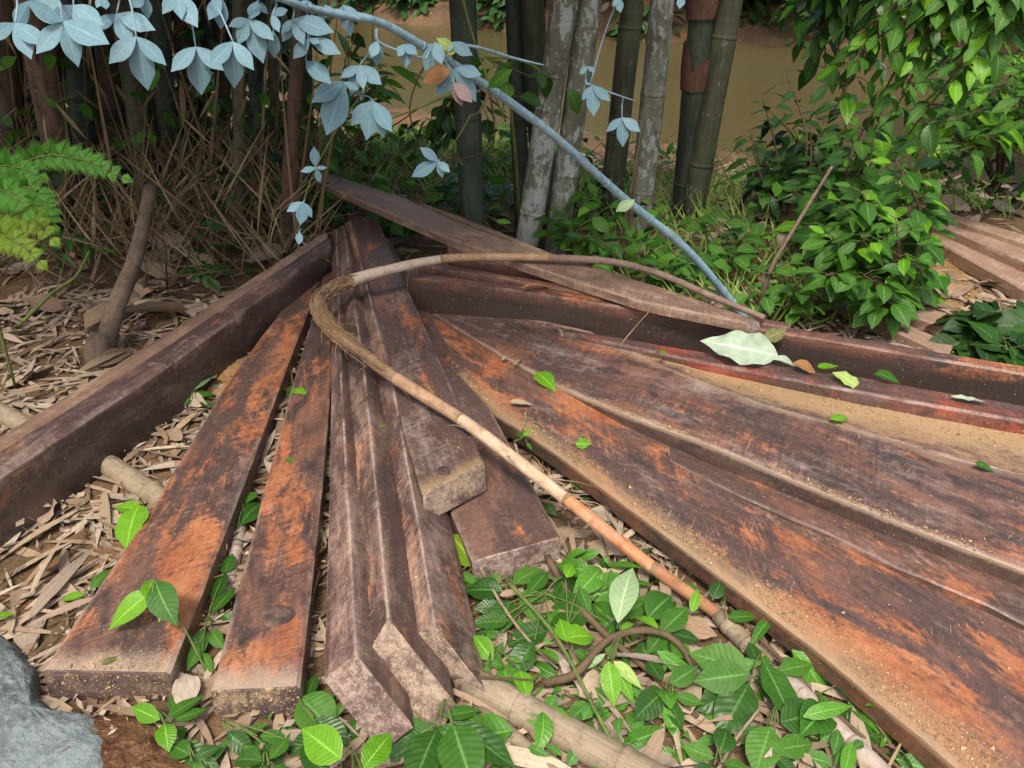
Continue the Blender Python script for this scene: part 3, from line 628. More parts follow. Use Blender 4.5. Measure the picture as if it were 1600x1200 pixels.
# ---------------------------------------------------------------- bamboo culms
def culm(label, base, top, wpx, mat, seed, group, sheath=None, name='bamboo_culm', nodes=.62, H=4.6, cat='bamboo'):
    """base: pixel where it meets the ground; top: pixel where it leaves the picture; wpx its width in the photograph"""
    p0 = G(*base); dist = (p0 - EYE).length; p1 = D(top[0], top[1], p0.y + random.Random(seed).uniform(-.12, .12))
    r = wpx / FPX * dist * .5 * (.80 if group.startswith('dark bamboo') else .94)
    ax = (p1 - p0).normalized(); Ls = H / ax.z
    base_p = p0 - ax * .06
    t = thing(name, label, cat, p0, group); rg = random.Random(seed)
    pts, rad, ring = [], [], []; s = -.06; nxt = rg.uniform(.1, nodes); bend = Vector((rg.uniform(-.03, .03), rg.uniform(-.03, .03), 0))
    pos = lambda s: p0 + ax * s + bend * (s * s * .06)
    while s < Ls:
        rr = r * (1 - .35 * max(s, 0) / Ls); e = nxt
        pts += [pos(s), pos((s + e) / 2), pos(e - .012)]; rad += [rr * 1.0, rr * .97, rr * 1.0]
        ring.append((e, rr)); s = e; nxt = e + nodes * rg.uniform(.8, 1.15)
    b = MB(); b.tube(rel(pts, p0), rad, 14, wob=.025, seed=seed); b.build('culm_wall', mat, t)
    for e, rr in ring:
        if pos(e).z > 1.5: break
        b = MB(); b.tube(rel([pos(e - .014), pos(e - .006), pos(e), pos(e + .008)], p0), [rr * 1.0, rr * 1.03, rr * 1.025, rr * .99], 14); b.build('node_ring', mat, t)
    if sheath:
        for (h0, h1) in sheath:
            b = MB(); q = [pos(h0), pos(h0 + (h1 - h0) * .5), pos(h1)]; b.tube(rel(q, p0), [r * 1.06, r * 1.16, r * 1.1], 12, cap=False, wob=.12, seed=seed)
            b.v = [(x, y, z - (.10 * (i % 12 > 4) if i >= 24 else 0) + (.03 * math.sin(i * 2.1) if i >= 24 else 0)) for i, (x, y, z) in enumerate(b.v)]; b.build('sheath', M_sheath, t)
    return t, p0, ax, r
CG = 'bamboo culms standing by the river'
LG = 'dark bamboo culms of the clump on the left'
shade_crowns = []
for a in (
    ('dark green-grey culm standing alone, left of the main bamboo group', (742, 398), (722, 0), 41, M_culm_dark, 1, CG),
    ('thin dark culm at the left edge of the main bamboo group', (818, 365), (801, 0), 27, M_culm_dark, 2, CG),
    ('mossy brown-green culm behind the whitest culm', (858, 358), (832, 0), 36, M_culm_moss, 3, CG),
    ('leaning culm thickly spotted with white lichen, crossed by the blue stem', (822, 392), (884, 0), 41, M_culm_lichen, 4, CG),
    ('leaning grey-brown culm with pale lichen just right of the whitest culm', (868, 395), (921, 0), 38, M_culm_lichen2, 5, CG),
    ('olive grey culm behind the hanging trifoliate blue leaf', (952, 345), (988, 0), 36, M_culm_moss, 6, CG),
    ('pale lichen-crusted culm beside the dry reed, fairly upright', (997, 372), (1036, 0), 37, M_culm_lichen2, 7, CG),
    ('dark culm wrapped in reddish-brown sheaths, behind the rightmost culm', (1068, 340), (1098, 0), 40, M_culm_dark, 8, CG, [(.75, 1.0), (1.12, 1.35)]),
    ('rightmost culm of the riverside group, leaning right in front of the water', (1080, 345), (1142, 0), 37, M_culm_moss, 9, CG),
    ('thin dark culm stub between the two whitest culms', (846, 300), (812, 0), 22, M_culm_dark, 10, CG)):
    shade_crowns.append(culm(*a))
for a in (
    ('dark brown stump-like culm at the left picture edge above the fern', (18, 330), (8, 0), 46, M_culm_brown, 20, LG),
    ('reddish-brown peeling culm leaning left above the fern', (112, 345), (45, 0), 46, M_culm_red, 21, LG),
    ('dark green culm with one white patch behind the reddish one', (142, 330), (112, 0), 36, M_culm_dark, 22, LG),
    ('dark culm under the second large blue leaf from the left', (186, 318), (160, 0), 34, M_culm_brown, 23, LG),
    ('mossy grey leaning culm with small lichen spots left of centre of the clump', (238, 330), (188, 0), 38, M_culm_moss, 24, LG),
    ('tall dark culm right of the mossy grey one, straight', (268, 320), (244, 0), 36, M_culm_dark, 25, LG),
    ('brown peeling culm behind the hanging pair of blue leaves', (304, 300), (282, 0), 32, M_culm_brown, 26, LG),
    ('black pencil-thin culm in the left clump', (322, 270), (316, 0), 8, M_culm_dark, 27, LG),
    ('brown ragged culm right of the black thin one', (354, 285), (340, 0), 22, M_culm_brown, 28, LG),
    ('grey-green culm rising behind the far end of the left beam', (376, 392), (372, 0), 21, M_culm_moss, 29, LG),
    ('thin dark culm leaning left in front of green leaves', (414, 330), (384, 0), 18, M_culm_dark, 30, LG),
    ('thin upright culm lit green, third from the right of the clump', (430, 300), (424, 0), 17, M_culm_moss, 31, LG),
    ('dark culm with a rust-red sheath at its foot, beside the board end', (447, 400), (470, 0), 25, M_culm_brown, 32, LG, [(.28, .62)]),
    ('slim dark culm at the right end of the left clump', (486, 262), (480, 0), 13, M_culm_dark, 33, LG),
    ('dark culm between the fern and the leaning bare trunk', (70, 300), (84, 0), 34, M_culm_brown, 34, LG),
    ('shadowed culm far back in the left clump', (212, 275), (214, 0), 26, M_culm_dark, 35, LG)):
    shade_crowns.append(culm(*a))
rg = random.Random(63)
for k in range(14):
    bx = rg.uniform(-20, 500); by = rg.uniform(262, 300)
    culm('slim dark culm in the shaded back of the left bamboo clump', (bx, by), (bx + rg.uniform(-45, 30), 0), rg.uniform(11, 20), rg.choice((M_culm_dark, M_culm_brown, M_culm_moss)), 200 + k, 'slim culms at the back of the left clump')
# leaning bare trunk and dry reed
p0 = G(152, 566); q0 = [p0 - Vector((0, 0, .03)), D(178, 490, p0.y + .12), D(212, 400, p0.y + .45), D(236, 292, p0.y + .75)]
t = thing('leaning_trunk', 'bare brown trunk leaning right, its foot in dry leaves behind the left beam', 'tree', p0)
pts = curve(q0, 6); b = MB(); b.tube(rel(pts, p0), [.042 - .016 * i / len(pts) for i in range(len(pts))], 12, wob=.08); b.build('trunk', M_trunk, t)
b = MB(); b.tube(rel([p0 + Vector((0, 0, -.02)), p0 + Vector((.01, .02, .05)), p0 + Vector((.02, .05, .1))], p0), [.058, .05, .042], 10, wob=.15); b.build('root_flare', M_trunk, t)
p0 = G(966, 418); t = thing('dry_reed', 'thin straw-coloured dry reed leaning against the pale culm', 'reed', p0)
for k, (bx, tx, ty) in enumerate(((962, 1012, 130), (968, 1003, 215), (974, 995, 250), (960, 985, 300))):
    b = MB(); b.tube(rel(curve([G(bx, 418), D((bx + tx) / 2 + 3, (418 + ty) / 2, p0.y - .05), D(tx, ty, p0.y - .1)], 5), p0), [.008, .008, .007, .007, .006, .006, .005, .004, .003, .003, .002], 6); b.build('stalk', M_straw, t)
def stick(name, label, pts, r, mat, cat, group=None, n=7, wob=.05, sub=6):
    pts = curve(pts, sub); rr = [r * (1 - .35 * i / (len(pts) - 1)) for i in range(len(pts))]
    b = MB(); o0 = pts[0]; b.tube(rel(pts, o0), rr, n, wob=wob); o = b.build(name, mat); o.location = o0; return tag(o, label, cat, group, 'thing')
stick('yellow_stalk', 'thin yellow-green stalk slanting over the litter at the left edge', [P(20, 518, .03), P(82, 458, .12), P(118, 432, .17), P(140, 392, .25)], .008, M_stem_green, 'twig')
stick('yellow_stalk', 'long thin yellow stalk slanting up across the left bamboo clump', [G(268, 402), D(350, 300, 3.9), D(428, 205, 3.9)], .006, M_straw, 'twig')
# ---------------------------------------------------------------- fallen logs, roots and sticks near the camera
def log(label, a, c, za, zc, r, mat, name='fallen_bamboo', extra=True):
    A, C = P(*a, za), P(*c, zc); ax = (C - A).normalized(); L = (C - A).length
    t = thing(name, label, 'bamboo', A); b = MB(); k = max(4, int(L / .06)); b.tube(rel([A.lerp(C, i / k) for i in range(k + 1)], A), [r * (1 + .03 * math.sin(i * 1.3)) for i in range(k + 1)], 14, wob=.05); b.build('culm_wall', mat, t)
    for f in (.22, .62):
        p = A.lerp(C, f); b = MB(); b.tube(rel([p - ax * .012, p - ax * .003, p + ax * .004, p + ax * .012], A), [r * .99, r * 1.09, r * 1.07, r * .99], 14); b.build('node_ring', mat, t)
log('thick pale fallen bamboo beside the tips of the leaning boards', (735, 1066), (1150, 1290), .026, .026, .035, M_log)
log('thinner fallen bamboo alongside the thick pale one, nearer the bottom edge', (752, 1110), (930, 1262), .015, .015, .016, M_log)
log('pale fallen bamboo crossing under the wide orange-brown beam', (112, 690), (330, 830), .004, .03, .034, M_log)
log('short pale bamboo piece lying at the left picture edge', (-40, 622), (52, 672), .03, .03, .032, M_log)
log('smooth grey-pink fallen bamboo under the wide plank at lower right', (1215, 1052), (1420, 1250), .03, .02, .022, M_log_grey)
log('short yellow and white bamboo stub by the lower end of the bent pole', (1122, 962), (1200, 1040), .03, .02, .02, M_log)
log('flat pale split bamboo lying between the two flat orange beams', (352, 935), (378, 822), .012, .012, .017, M_log_grey, 'split_bamboo')
stick('thin_stick', 'long thin yellow-brown stick lying under the wide plank edge', [P(1140, 950, .04), P(1200, 1010, .04), P(1290, 1100, .04), P(1440, 1230, .03)], .006, M_stem_brown, 'stick')
stick('thin_stick', 'short pale dry stick pointing up at lower right', [P(1120, 1205, .02), P(1150, 1155, .05), P(1186, 1108, .08)], .004, M_log, 'stick')
stick('thin_stick', 'long dark green thin stick crossing the plants below the flat boards', [P(790, 905, .05), P(865, 990, .07), P(925, 1100, .06), P(985, 1215, .05)], .005, M_stem_green, 'stick')
stick('thin_stick', 'pale thin twig starting under the flat dark board', [P(722, 835, .06), P(778, 935, .05), P(830, 1005, .04), P(872, 1045, .03)], .0045, M_log, 'stick')
stick('vine_root', 'brown curved root looping over the green plants', [P(850, 1068, .03), P(900, 1052, .06), P(950, 1000, .08), P(1010, 985, .09), P(1060, 1005, .06), P(1090, 1060, .03)], .010, M_stem_brown, 'root', wob=.12)
stick('vine_root', 'brown straight root running from the flat board to the curved root', [P(855, 870, .05), P(890, 930, .05), P(945, 990, .06), P(1010, 1045, .04), P(1090, 1120, .03)], .009, M_stem_brown, 'root', wob=.12)
stick('vine_root', 'thin dark root between the narrow beam and the leaning boards', [P(500, 890, .03), P(488, 935, .05), P(478, 985, .02)], .004, M_stem_brown, 'root')
# grey rock and rusty soil at bottom left
def mound(name, label, cat, outline, top, mat, seed, kind='thing'):
    c = sum((P(x, y, 0) for x, y in outline), Vector()) / len(outline); b = MB(); nn = 64; vs = []; rings = 14
    pts = [P(x, y, 0) - c for x, y in outline]; m = len(pts)
    for j in range(rings + 1):
        f = 1 - j / rings
        for i in range(nn):
            x = i / nn * m; k = int(x); e = pts[k].lerp(pts[(k + 1) % m], x - k) * f
            h = top * (1 - f ** 2.2) * (1 + .35 * noise.noise(Vector((e.x * 9 + seed, e.y * 9, 0)))) + .008 * noise.noise(Vector((e.x * 38, e.y * 38, seed))) + .005 * noise.noise(Vector((e.x * 90, e.y * 90, seed))) - .012 * (j == 0)
            vs.append((e.x, e.y, h))
    fs = [(j * nn + i, j * nn + (i + 1) % nn, (j + 1) * nn + (i + 1) % nn, (j + 1) * nn + i) for j in range(rings) for i in range(nn)]
    b.add(vs, fs, [(0, 0)] * len(vs)); o = b.build(name, mat); o.location = c; return tag(o, label, cat, None, kind)
mound('grey_rock', 'rough blue-grey rock in the bottom left corner', 'rock', [(-160, 960), (-40, 968), (20, 1000), (60, 1042), (66, 1098), (110, 1122), (170, 1130), (210, 1190), (250, 1290), (150, 1400), (-160, 1400)], .05, M_rock, 1)
mound('soil_mound', 'small rust-brown crumbly soil patch between the rock and the flat beams', 'soil', [(120, 1118), (190, 1112), (250, 1122), (300, 1160), (340, 1230), (330, 1300), (200, 1330), (120, 1280), (95, 1200), (98, 1150)], .045, M_rust, 2)
mound('sand_patch', 'orange sandy soil heap beside the wide orange-brown beam', 'soil', [(330, 545), (345, 530), (380, 528), (410, 545), (395, 590), (350, 640), (318, 640), (300, 615), (318, 575)], .03, bark_mat('sand_orange', (.3, .16, .06), (.42, .25, .1)), 3)
mound('sand_patch', 'bare orange soil beside the small plank pile at far right', 'soil', [(1410, 410), (1450, 395), (1490, 400), (1520, 440), (1560, 480), (1500, 495), (1450, 480), (1415, 455)], .03, bark_mat('soil_orange', (.26, .14, .06), (.36, .22, .1)), 4)

# ---------------------------------------------------------------- pale blue sapling leaning over the pile
bs = G(1182, 512); st = [(bs - Vector((0, 0, .02))), D(1150, 480, 3.12), D(1075, 392, 2.95), D(975, 310, 2.75), D(860, 208, 2.5), D(750, 128, 2.3), D(660, 72, 2.12), D(585, 32, 2.0), D(480, 12, 1.9), D(380, -30, 1.8)]
sap = thing('fallen_sapling', 'pale blue sapling leaning across the scene with hand-shaped blue leaves', 'sapling', bs)
path = curve(st, 8); nn = len(path)
b = MB(); b.tube(rel(path, bs), [.0185 - .0110 * (i / (nn - 1)) ** .8 for i in range(nn)], 12, wob=.05); b.build('stem', M_stem_blue, sap)
for f in (.13, .3, .36, .53, .66):
    i = int(f * nn); p = path[i]; td = (path[i + 1] - path[i]).normalized(); r = .0185 - .0110 * f ** .8
    b = MB(); b.tube(rel([p - td * .006, p, p + td * .006], bs), [r * 1.0, r * 1.12, r * 1.0], 10, wob=.1); b.build('leaf_scar', M_stem_blue, sap)
twigs = []
def twig(pts, r=.006, mat=None):
    q = curve(pts, 6); b = MB(); b.tube(rel(q, bs), [r * (1 - .6 * i / (len(q) - 1)) for i in range(len(q))], 6); b.build('twig', mat or M_stem_blue, sap); twigs.extend(q)
twigs.extend(path[30:])
twig([D(585, 32, 2.0), D(540, 25, 1.93), D(470, 8, 1.85), D(330, -30, 1.7), D(150, -40, 1.55), D(-20, -30, 1.45)], .009)
twig([D(660, 72, 2.12), D(735, 72, 2.2), D(800, 90, 2.3), D(850, 102, 2.35)], .006)
twig([D(915, 130, 2.45), D(955, 145, 2.5), D(993, 158, 2.55)], .004)
twig([D(588, 45, 2.0), D(592, 65, 2.0), D(625, 80, 2.02), D(665, 92, 2.05)], .004)
twig([D(750, 142, 2.3), D(700, 150, 2.25), D(650, 170, 2.2), D(580, 198, 2.1)], .005, M_stem_green)
twig([D(765, 140, 2.3), D(755, 165, 2.28), D(745, 178, 2.27), D(735, 180, 2.26)], .004, M_stem_brown)
twig([D(562, 150, 1.99), D(525, 205, 2.0), D(494, 262, 2.05), D(474, 316, 2.06), D(467, 362, 2.06)], .0022, M_stem_green)
twig([D(735, 180, 2.26), D(715, 215, 2.22), D(686, 252, 2.2)], .002, M_stem_green)
def palmate(att, lobes, Y, seed, mat=None, w=.44, name='leaf'):
    """att: pixel where the lobes meet; lobes: pixels of the lobe tips"""
    rg = random.Random(seed); c = D(att[0], att[1], Y); b = MB(); toward = (EYE - c).normalized()
    for k, (x, y) in enumerate(lobes):
        tip = D(x, y, Y - .015 + rg.uniform(-.02, .02)); d = tip - c; L = d.length
        tp = leaf_tpl(min(.62, w * rg.uniform(.92, 1.12)), 10, rg.uniform(.02, .2), rg.uniform(.0, .16), .52, 1.15, rg.uniform(-.15, .15), 2, .0, .03)
        M = frame(c - bs + toward * (.0015 * k), d, toward + Vector((rg.uniform(-.25, .25), 0, rg.uniform(0.1, .45))), L); b.inst(tp, M)
    o = b.build(name, mat or M_leaf_blue, sap)
    near = min(twigs, key=lambda q: (q - c).length); L = (near - c).length
    if L < .3:
        pb = MB(); pb.tube(rel(curve([near, near.lerp(c, .5) + Vector((0, .02, .04 * L)), c], 5), bs), [.0026 - .0012 * i / 10 for i in range(11)], 5); pb.build('petiole', M_stem_blue, o)
LV = [((24, 36), [(48, 90), (-22, 62), (68, 70)], 1.45), ((98, 34), [(123, 104), (56, 84), (168, 66), (40, 2)], 1.42), ((182, 22), [(202, 70), (146, 46), (240, 44)], 1.6),
      ((213, 57), [(230, 143), (169, 98), (260, 102)], 1.5), ((306, 73), [(315, 149), (267, 112), (350, 110)], 1.62), ((364, 65), [(367, 140), (326, 104), (396, 108)], 1.55),
      ((45, 2), [(20, 45), (90, 40), (110, 20)], 1.5), ((115, 8), [(160, 38), (80, 40), (140, 60)], 1.48), ((275, -12), [(308, 42), (254, 22), (284, 30)], 1.62), ((160, -5), [(166, 15), (150, 12)], 1.6), ((225, -8), [(232, 30), (205, 12)], 1.62),
      ((345, -5), [(345, 46), (326, 30)], 1.7), ((388, 30), [(412, 98), (358, 40), (372, 70), (428, 62)], 1.78), ((402, 2), [(392, 30), (418, 22)], 1.8), ((425, 22), [(436, 50), (432, 48), (450, 15)], 1.78), ((427, 48), [(429, 92), (424, 60)], 1.8),
      ((484, 60), [(458, 92), (532, 83), (500, 68)], 1.85), ((458, 30), [(475, 70), (440, 52), (520, 48), (440, 66)], 1.86), ((482, 2), [(487, 12), (470, 4)], 1.86), ((478, 95), [(492, 120), (516, 128)], 1.88), ((508, 8), [(502, 34), (522, 20)], 1.9),
      ((537, 128), [(486, 158), (510, 212), (560, 140)], 1.95), ((583, 158), [(573, 220), (548, 196), (612, 206), (600, 215)], 1.95), ((562, 102), [(532, 122), (596, 132), (548, 150), (568, 140)], 1.98), ((590, 64), [(589, 104), (580, 90)], 2.0), ((536, 8), [(548, 58), (528, 30), (562, 30)], 1.95),
      ((636, 74), [(634, 106)], 2.03), ((630, 70), [(622, 88), (652, 84)], 2.03), ((680, 66), [(664, 112), (690, 100)], 2.08), ((712, 106), [(682, 150), (752, 116), (744, 160)], 2.15), ((704, 66), [(738, 86), (702, 80)], 2.14),
      ((926, 134), [(928, 182), (909, 156), (954, 158)], 2.46), ((972, 184), [(974, 230), (947, 206), (1001, 205)], 2.5), ((918, 104), [(930, 112), (905, 116)], 2.45), ((685, 252), [(657, 230), (642, 276), (702, 268), (692, 278)], 2.2),
      ((494, 262), [(490, 229), (469, 268), (500, 286), (511, 262)], 2.05), ((474, 316), [(447, 330), (469, 352), (488, 340)], 2.05), ((468, 362), [(467, 382)], 2.05), ((966, -4), [(970, 20), (958, 10)], 2.5), ((1066, -6), [(1062, 12)], 2.6)]
for i, (a, l, Y) in enumerate(LV): palmate(a, l, Y, 100 + i, w=.45 if len(l) > 2 else .5)
palmate((708, 128), [(738, 160), (722, 166)], 2.12, 301, M_leaf_purple)
palmate((705, 108), [(660, 128)], 2.13, 302, M_leaf_brown, .5); palmate((712, 80), [(684, 60), (700, 84)], 2.14, 303, M_leaf_yel, .4)
palmate((762, 138), [(800, 108), (790, 112)], 2.28, 304, M_leaf_mid, .4); palmate((992, 312), [(962, 330)], 2.74, 305, M_leaf_pale, .45)
# ---------------------------------------------------------------- fern
fb = Vector((D(-30, 420, 2.55).x - .05, 2.6, 0)); fern = thing('fern', 'bright green feathery fern at the left edge in front of the bamboo', 'fern', fb)
rg = random.Random(9)
PINNA = []
for k in range(3):
    b = MB(); lt = leaf_tpl(.3, 4, .2, .1, .35, 1.3, 0, 1, 0)
    for i in range(9):
        f = (i + .5) / 9; s = .52 * (1 - f) ** .9 + .05
        for sg in (-1, 1): b.inst(lt, frame((f * .95, 0, -.1 * f * f), (.7, sg * 1, -.05), (0, 0, 1), s))
    b.tube([(0, 0, 0), (.5, 0, -.025), (1, 0, -.1)], [.012, .008, .003], 4, cap=False); PINNA.append(b)
PM = []
for mt in (M_leaf_fern, M_leaf_fern2):
    PM.append([])
    for b in PINNA: me = b.mesh('leaflet'); me.materials.append(mt); PM[-1].append(me)
def frond(pts, size, mi, npin=12):
    q = curve([pts[0], D(-45, 345, 2.52)] + pts[1:], 8); b = MB(); b.tube(rel(q, fb), [.005 * (1 - .8 * i / (len(q) - 1)) for i in range(len(q))], 5); b.build('frond_stalk', M_stem_green, fern)
    for k in range(npin):
        f = .34 + .66 * k / npin; x = f * (len(q) - 1); i = min(int(x), len(q) - 2); p = q[i].lerp(q[i + 1], x - i); ax = (q[i + 1] - q[i]).normalized()
        tow = (EYE - p).normalized(); sd_ = ax.cross(tow).normalized(); s = size * (1 - .72 * f) * rg.uniform(.85, 1.1)
        for sg in (-1, 1):
            d = (ax * .55 + sd_ * sg + tow * rg.uniform(-.1, .3)).normalized(); put('leaflet', rg.choice(PM[mi]), frame(p - fb, d, tow + Vector((0, 0, .5)), s), fern)
    put('leaflet', PM[mi][0], frame(q[-1] - fb, (q[-1] - q[-2]), (EYE - q[-1]), size * .35), fern)
frond([fb, D(-20, 290, 2.45), D(60, 245, 2.4), D(130, 250, 2.36), D(190, 276, 2.34)], .11, 0, 13)
frond([fb, D(-10, 330, 2.4), D(40, 292, 2.33), D(70, 320, 2.3), D(82, 350, 2.28)], .12, 0, 9)
frond([fb, D(-30, 350, 2.4), D(10, 330, 2.3), D(50, 342, 2.24), D(80, 372, 2.2)], .12, 1, 9)
frond([fb, D(-40, 370, 2.4), D(-5, 365, 2.3), D(30, 380, 2.22), D(60, 408, 2.18)], .12, 1, 8)
frond([fb, D(-40, 300, 2.45), D(-5, 262, 2.4), D(30, 262, 2.36), D(60, 275, 2.34)], .12, 0, 8)
frond([fb, D(-40, 320, 2.4), D(-10, 300, 2.3), D(15, 302, 2.25), D(40, 330, 2.2)], .13, 0, 8)
# ---------------------------------------------------------------- shrubs on the right
d = D
shrub('leafy_shrub', 'leafy shrub right of the blue stem with drooping leaves above the black-faced beam', G(1400, 505), [d(1300, 370, 3.1), d(1350, 300, 3.2), d(1400, 250, 3.3), d(1350, 430, 2.95), d(1405, 400, 3.0), d(1430, 310, 3.3), d(1290, 430, 3.0), d(1380, 470, 2.95), d(1310, 330, 3.3), d(1400, 340, 3.1), d(1350, 370, 3.0)], OVAL, M_leaf_mid, .12, 24, 1, mats2=[M_leaf_deep, M_leaf_bright], droop=.8, spread=.05)
shrub('leafy_shrub', 'dense green shrub at the right edge above the small plank pile', G(1660, 320), [d(1500, 235, 3.9), d(1560, 200, 3.9), d(1480, 190, 3.9), d(1540, 215, 3.9), d(1600, 190, 3.8), d(1440, 230, 3.9), d(1600, 150, 3.8), d(1510, 150, 3.9), d(1570, 100, 3.9), d(1450, 240, 3.8)], BROAD, M_leaf_mid, .135, 26, 2, mats2=[M_leaf_deep, M_leaf_bright], droop=.5, spread=.05)
shrub('overhanging_branch', 'leafy branches hanging from the top right corner over the water', d(1560, -90, 3.3), [d(1330, 120, 3.4), d(1400, 170, 3.4), d(1480, 130, 3.3), d(1550, 90, 3.3), d(1300, 180, 3.5), d(1440, 60, 3.3), d(1370, 60, 3.4), d(1340, 220, 3.5), d(1420, 210, 3.4), d(1500, 30, 3.3), d(1590, 40, 3.2)], BROAD, M_leaf_mid, .12, 24, 3, mats2=[M_leaf_deep, M_leaf_bright], cat='branch', droop=.7, spread=.06, root=[(3.3, 3.9, -.05), (3.1, 3.7, 1.2), (2.6, 3.45, 1.9)])
shrub('dark_shrub', 'dark leaved shrub across the top right in front of the far bank', G(1500, 190), [d(1250, 30, 6.0), d(1320, 20, 6), d(1400, 20, 6), d(1300, 80, 5.8), d(1480, 40, 5.8), d(1560, 20, 5.6), d(1360, 90, 5.6), d(1220, 10, 6.2)], BROAD, M_leaf_deep, .26, 30, 4, mats2=[M_leaf_dark, M_leaf_mid], droop=.8, spread=.08)
shrub('young_tree', 'thin young tree with dark drooping leaves standing against the brown water', G(1228, 352), [d(1190, 150, 5.0), d(1228, 110, 5.0), d(1262, 175, 4.9), d(1172, 205, 5.0), d(1225, 240, 4.9), d(1280, 235, 4.8), d(1160, 250, 5)], LANCE, M_leaf_deep, .17, 11, 5, mats2=[M_leaf_dark], cat='tree', droop=1.0, spread=.04, arch=.1)
shrub('broadleaf_weed', 'broad leaved green weed between the blue stem and the slanting bare twig', G(1130, 430), [d(1090, 340, 3.9), d(1120, 350, 3.8), d(1160, 330, 3.9), d(1140, 395, 3.6), d(1180, 370, 3.8), d(1100, 400, 3.7)], BROAD, M_leaf_mid, .13, 9, 6, M_stem_green, .006, 'weed', mats2=[M_leaf_bright, M_leaf_deep], spread=.03)
shrub('broadleaf_weed', 'green weed growing at the foot of the slanting bare twig', G(1225, 495), [d(1190, 420, 3.3), d(1225, 410, 3.3), d(1260, 430, 3.2), d(1240, 455, 3.1), d(1205, 460, 3.1), d(1270, 470, 3.1)], OVAL, M_leaf_mid, .11, 8, 7, M_stem_green, .006, 'weed', mats2=[M_leaf_bright, M_leaf_deep], spread=.03)
shrub('broadleaf_weed', 'green weed with wide leaves in front of the water right of the rightmost culm', G(1250, 345), [d(1200, 260, 4.6), d(1240, 240, 4.6), d(1280, 250, 4.5), d(1300, 300, 4.3), d(1260, 290, 4.3)], BROAD, M_leaf_mid, .15, 8, 8, M_stem_green, .006, 'weed', mats2=[M_leaf_bright, M_leaf_deep], spread=.03)
shrub('broadleaf_weed', 'leafy weed at the feet of the lichen-spotted culms', G(890, 400), [d(880, 320, 4.0), d(910, 310, 4.0), d(940, 330, 3.9), d(925, 370, 3.7), d(865, 350, 3.9), d(960, 370, 3.7), d(985, 385, 3.6)], BROAD, M_leaf_mid, .13, 8, 9, M_stem_green, .005, 'weed', mats2=[M_leaf_bright, M_leaf_deep], spread=.03)
shrub('broadleaf_weed', 'low dense weed under the blue stem near the far end of the pale board', G(1050, 450), [d(1010, 390, 3.5), d(1040, 380, 3.5), d(1070, 410, 3.4), d(1030, 420, 3.3), d(1090, 440, 3.3), d(1000, 420, 3.4), d(1120, 465, 3.2)], OVAL, M_leaf_mid, .1, 9, 10, M_stem_green, .005, 'weed', mats2=[M_leaf_deep, M_leaf_bright], spread=.03)
shrub('dark_bush', 'dark big-leaved bush in the shade behind the black-faced beam at right', G(1560, 560), [d(1500, 500, 3.0), d(1540, 490, 3.0), d(1580, 480, 3.0), d(1610, 510, 2.9), d(1520, 545, 2.8), d(1570, 530, 2.8), d(1490, 540, 2.85)], HEART, M_leaf_dark, .15, 11, 11, M_stem_green, .006, 'bush', mats2=[M_leaf_deep], spread=.03, droop=.6)
shrub('green_sapling', 'bright green sapling by the water behind the pale board', G(560, 260), [d(545, 90, 5.6), d(575, 85, 5.6), d(600, 100, 5.5), d(560, 120, 5.5), d(590, 125, 5.5), d(625, 115, 5.6)], LANCE, M_leaf_bright, .24, 10, 12, M_stem_green, .006, 'sapling', mats2=[M_leaf_mid], spread=.03)
shrub('climbing_vine', 'dark green vine hanging in front of the lone dark culm', d(752, 140, 4.2), [d(690, 190, 4.2), d(700, 240, 4.2), d(660, 200, 4.3), d(740, 250, 4.1), d(770, 200, 4.1), d(650, 235, 4.3), d(720, 170, 4.2)], OVAL, M_leaf_dark, .12, 9, 13, M_stem_brown, .005, 'vine', mats2=[M_leaf_mid, M_leaf_deep], spread=.03, droop=1)
shrub('climbing_vine', 'compound dark green leaves in front of the lichen-spotted culm, right of the blue stem top', d(760, 90, 3.4), [d(830, 120, 3.3), d(880, 135, 3.3), d(800, 155, 3.3)], OVAL, M_leaf_deep, .12, 5, 14, M_stem_green, .004, 'vine', mats2=[M_leaf_mid], spread=.02, droop=1, root=[G(812, 372), D(806, 250, 3.9), D(790, 120, 3.6)])
shrub('broadleaf_weed', 'bushy dark green weed at the base of the lone dark culm', G(735, 345), [d(690, 285, 4.6), d(720, 270, 4.6), d(755, 280, 4.6), d(780, 300, 4.5), d(700, 310, 4.5), d(750, 320, 4.4)], BROAD, M_leaf_deep, .14, 9, 15, M_stem_green, .005, 'weed', mats2=[M_leaf_dark, M_leaf_mid], spread=.03)
shrub('broadleaf_weed', 'lobed green plant over the far ends of the flat boards', G(618, 372), [d(590, 335, 4.2), d(620, 338, 4.2), d(640, 345, 4.1), d(605, 350, 4.1), d(655, 360, 4.1)], HEART, M_leaf_mid, .11, 6, 16, M_stem_green, .004, 'weed', mats2=[M_leaf_deep], spread=.02)
shrub('broadleaf_weed', 'bright leafed seedling at the foot of the lone dark culm', G(752, 385), [d(740, 335, 4.1), d(758, 330, 4.1), d(772, 345, 4.0)], OVAL, M_leaf_bright, .1, 4, 17, M_stem_green, .004, 'weed', spread=.02)
shrub('dark_shrub', 'dark low shrub at the back of the left clump behind the straw', G(345, 300), [d(330, 200, 5.0), d(360, 170, 5.0), d(300, 220, 5.0), d(390, 200, 4.9), d(350, 250, 4.8), d(410, 240, 4.8), d(280, 160, 5.1)], BROAD, M_leaf_dark, .16, 10, 18, mats2=[M_leaf_deep], spread=.04)
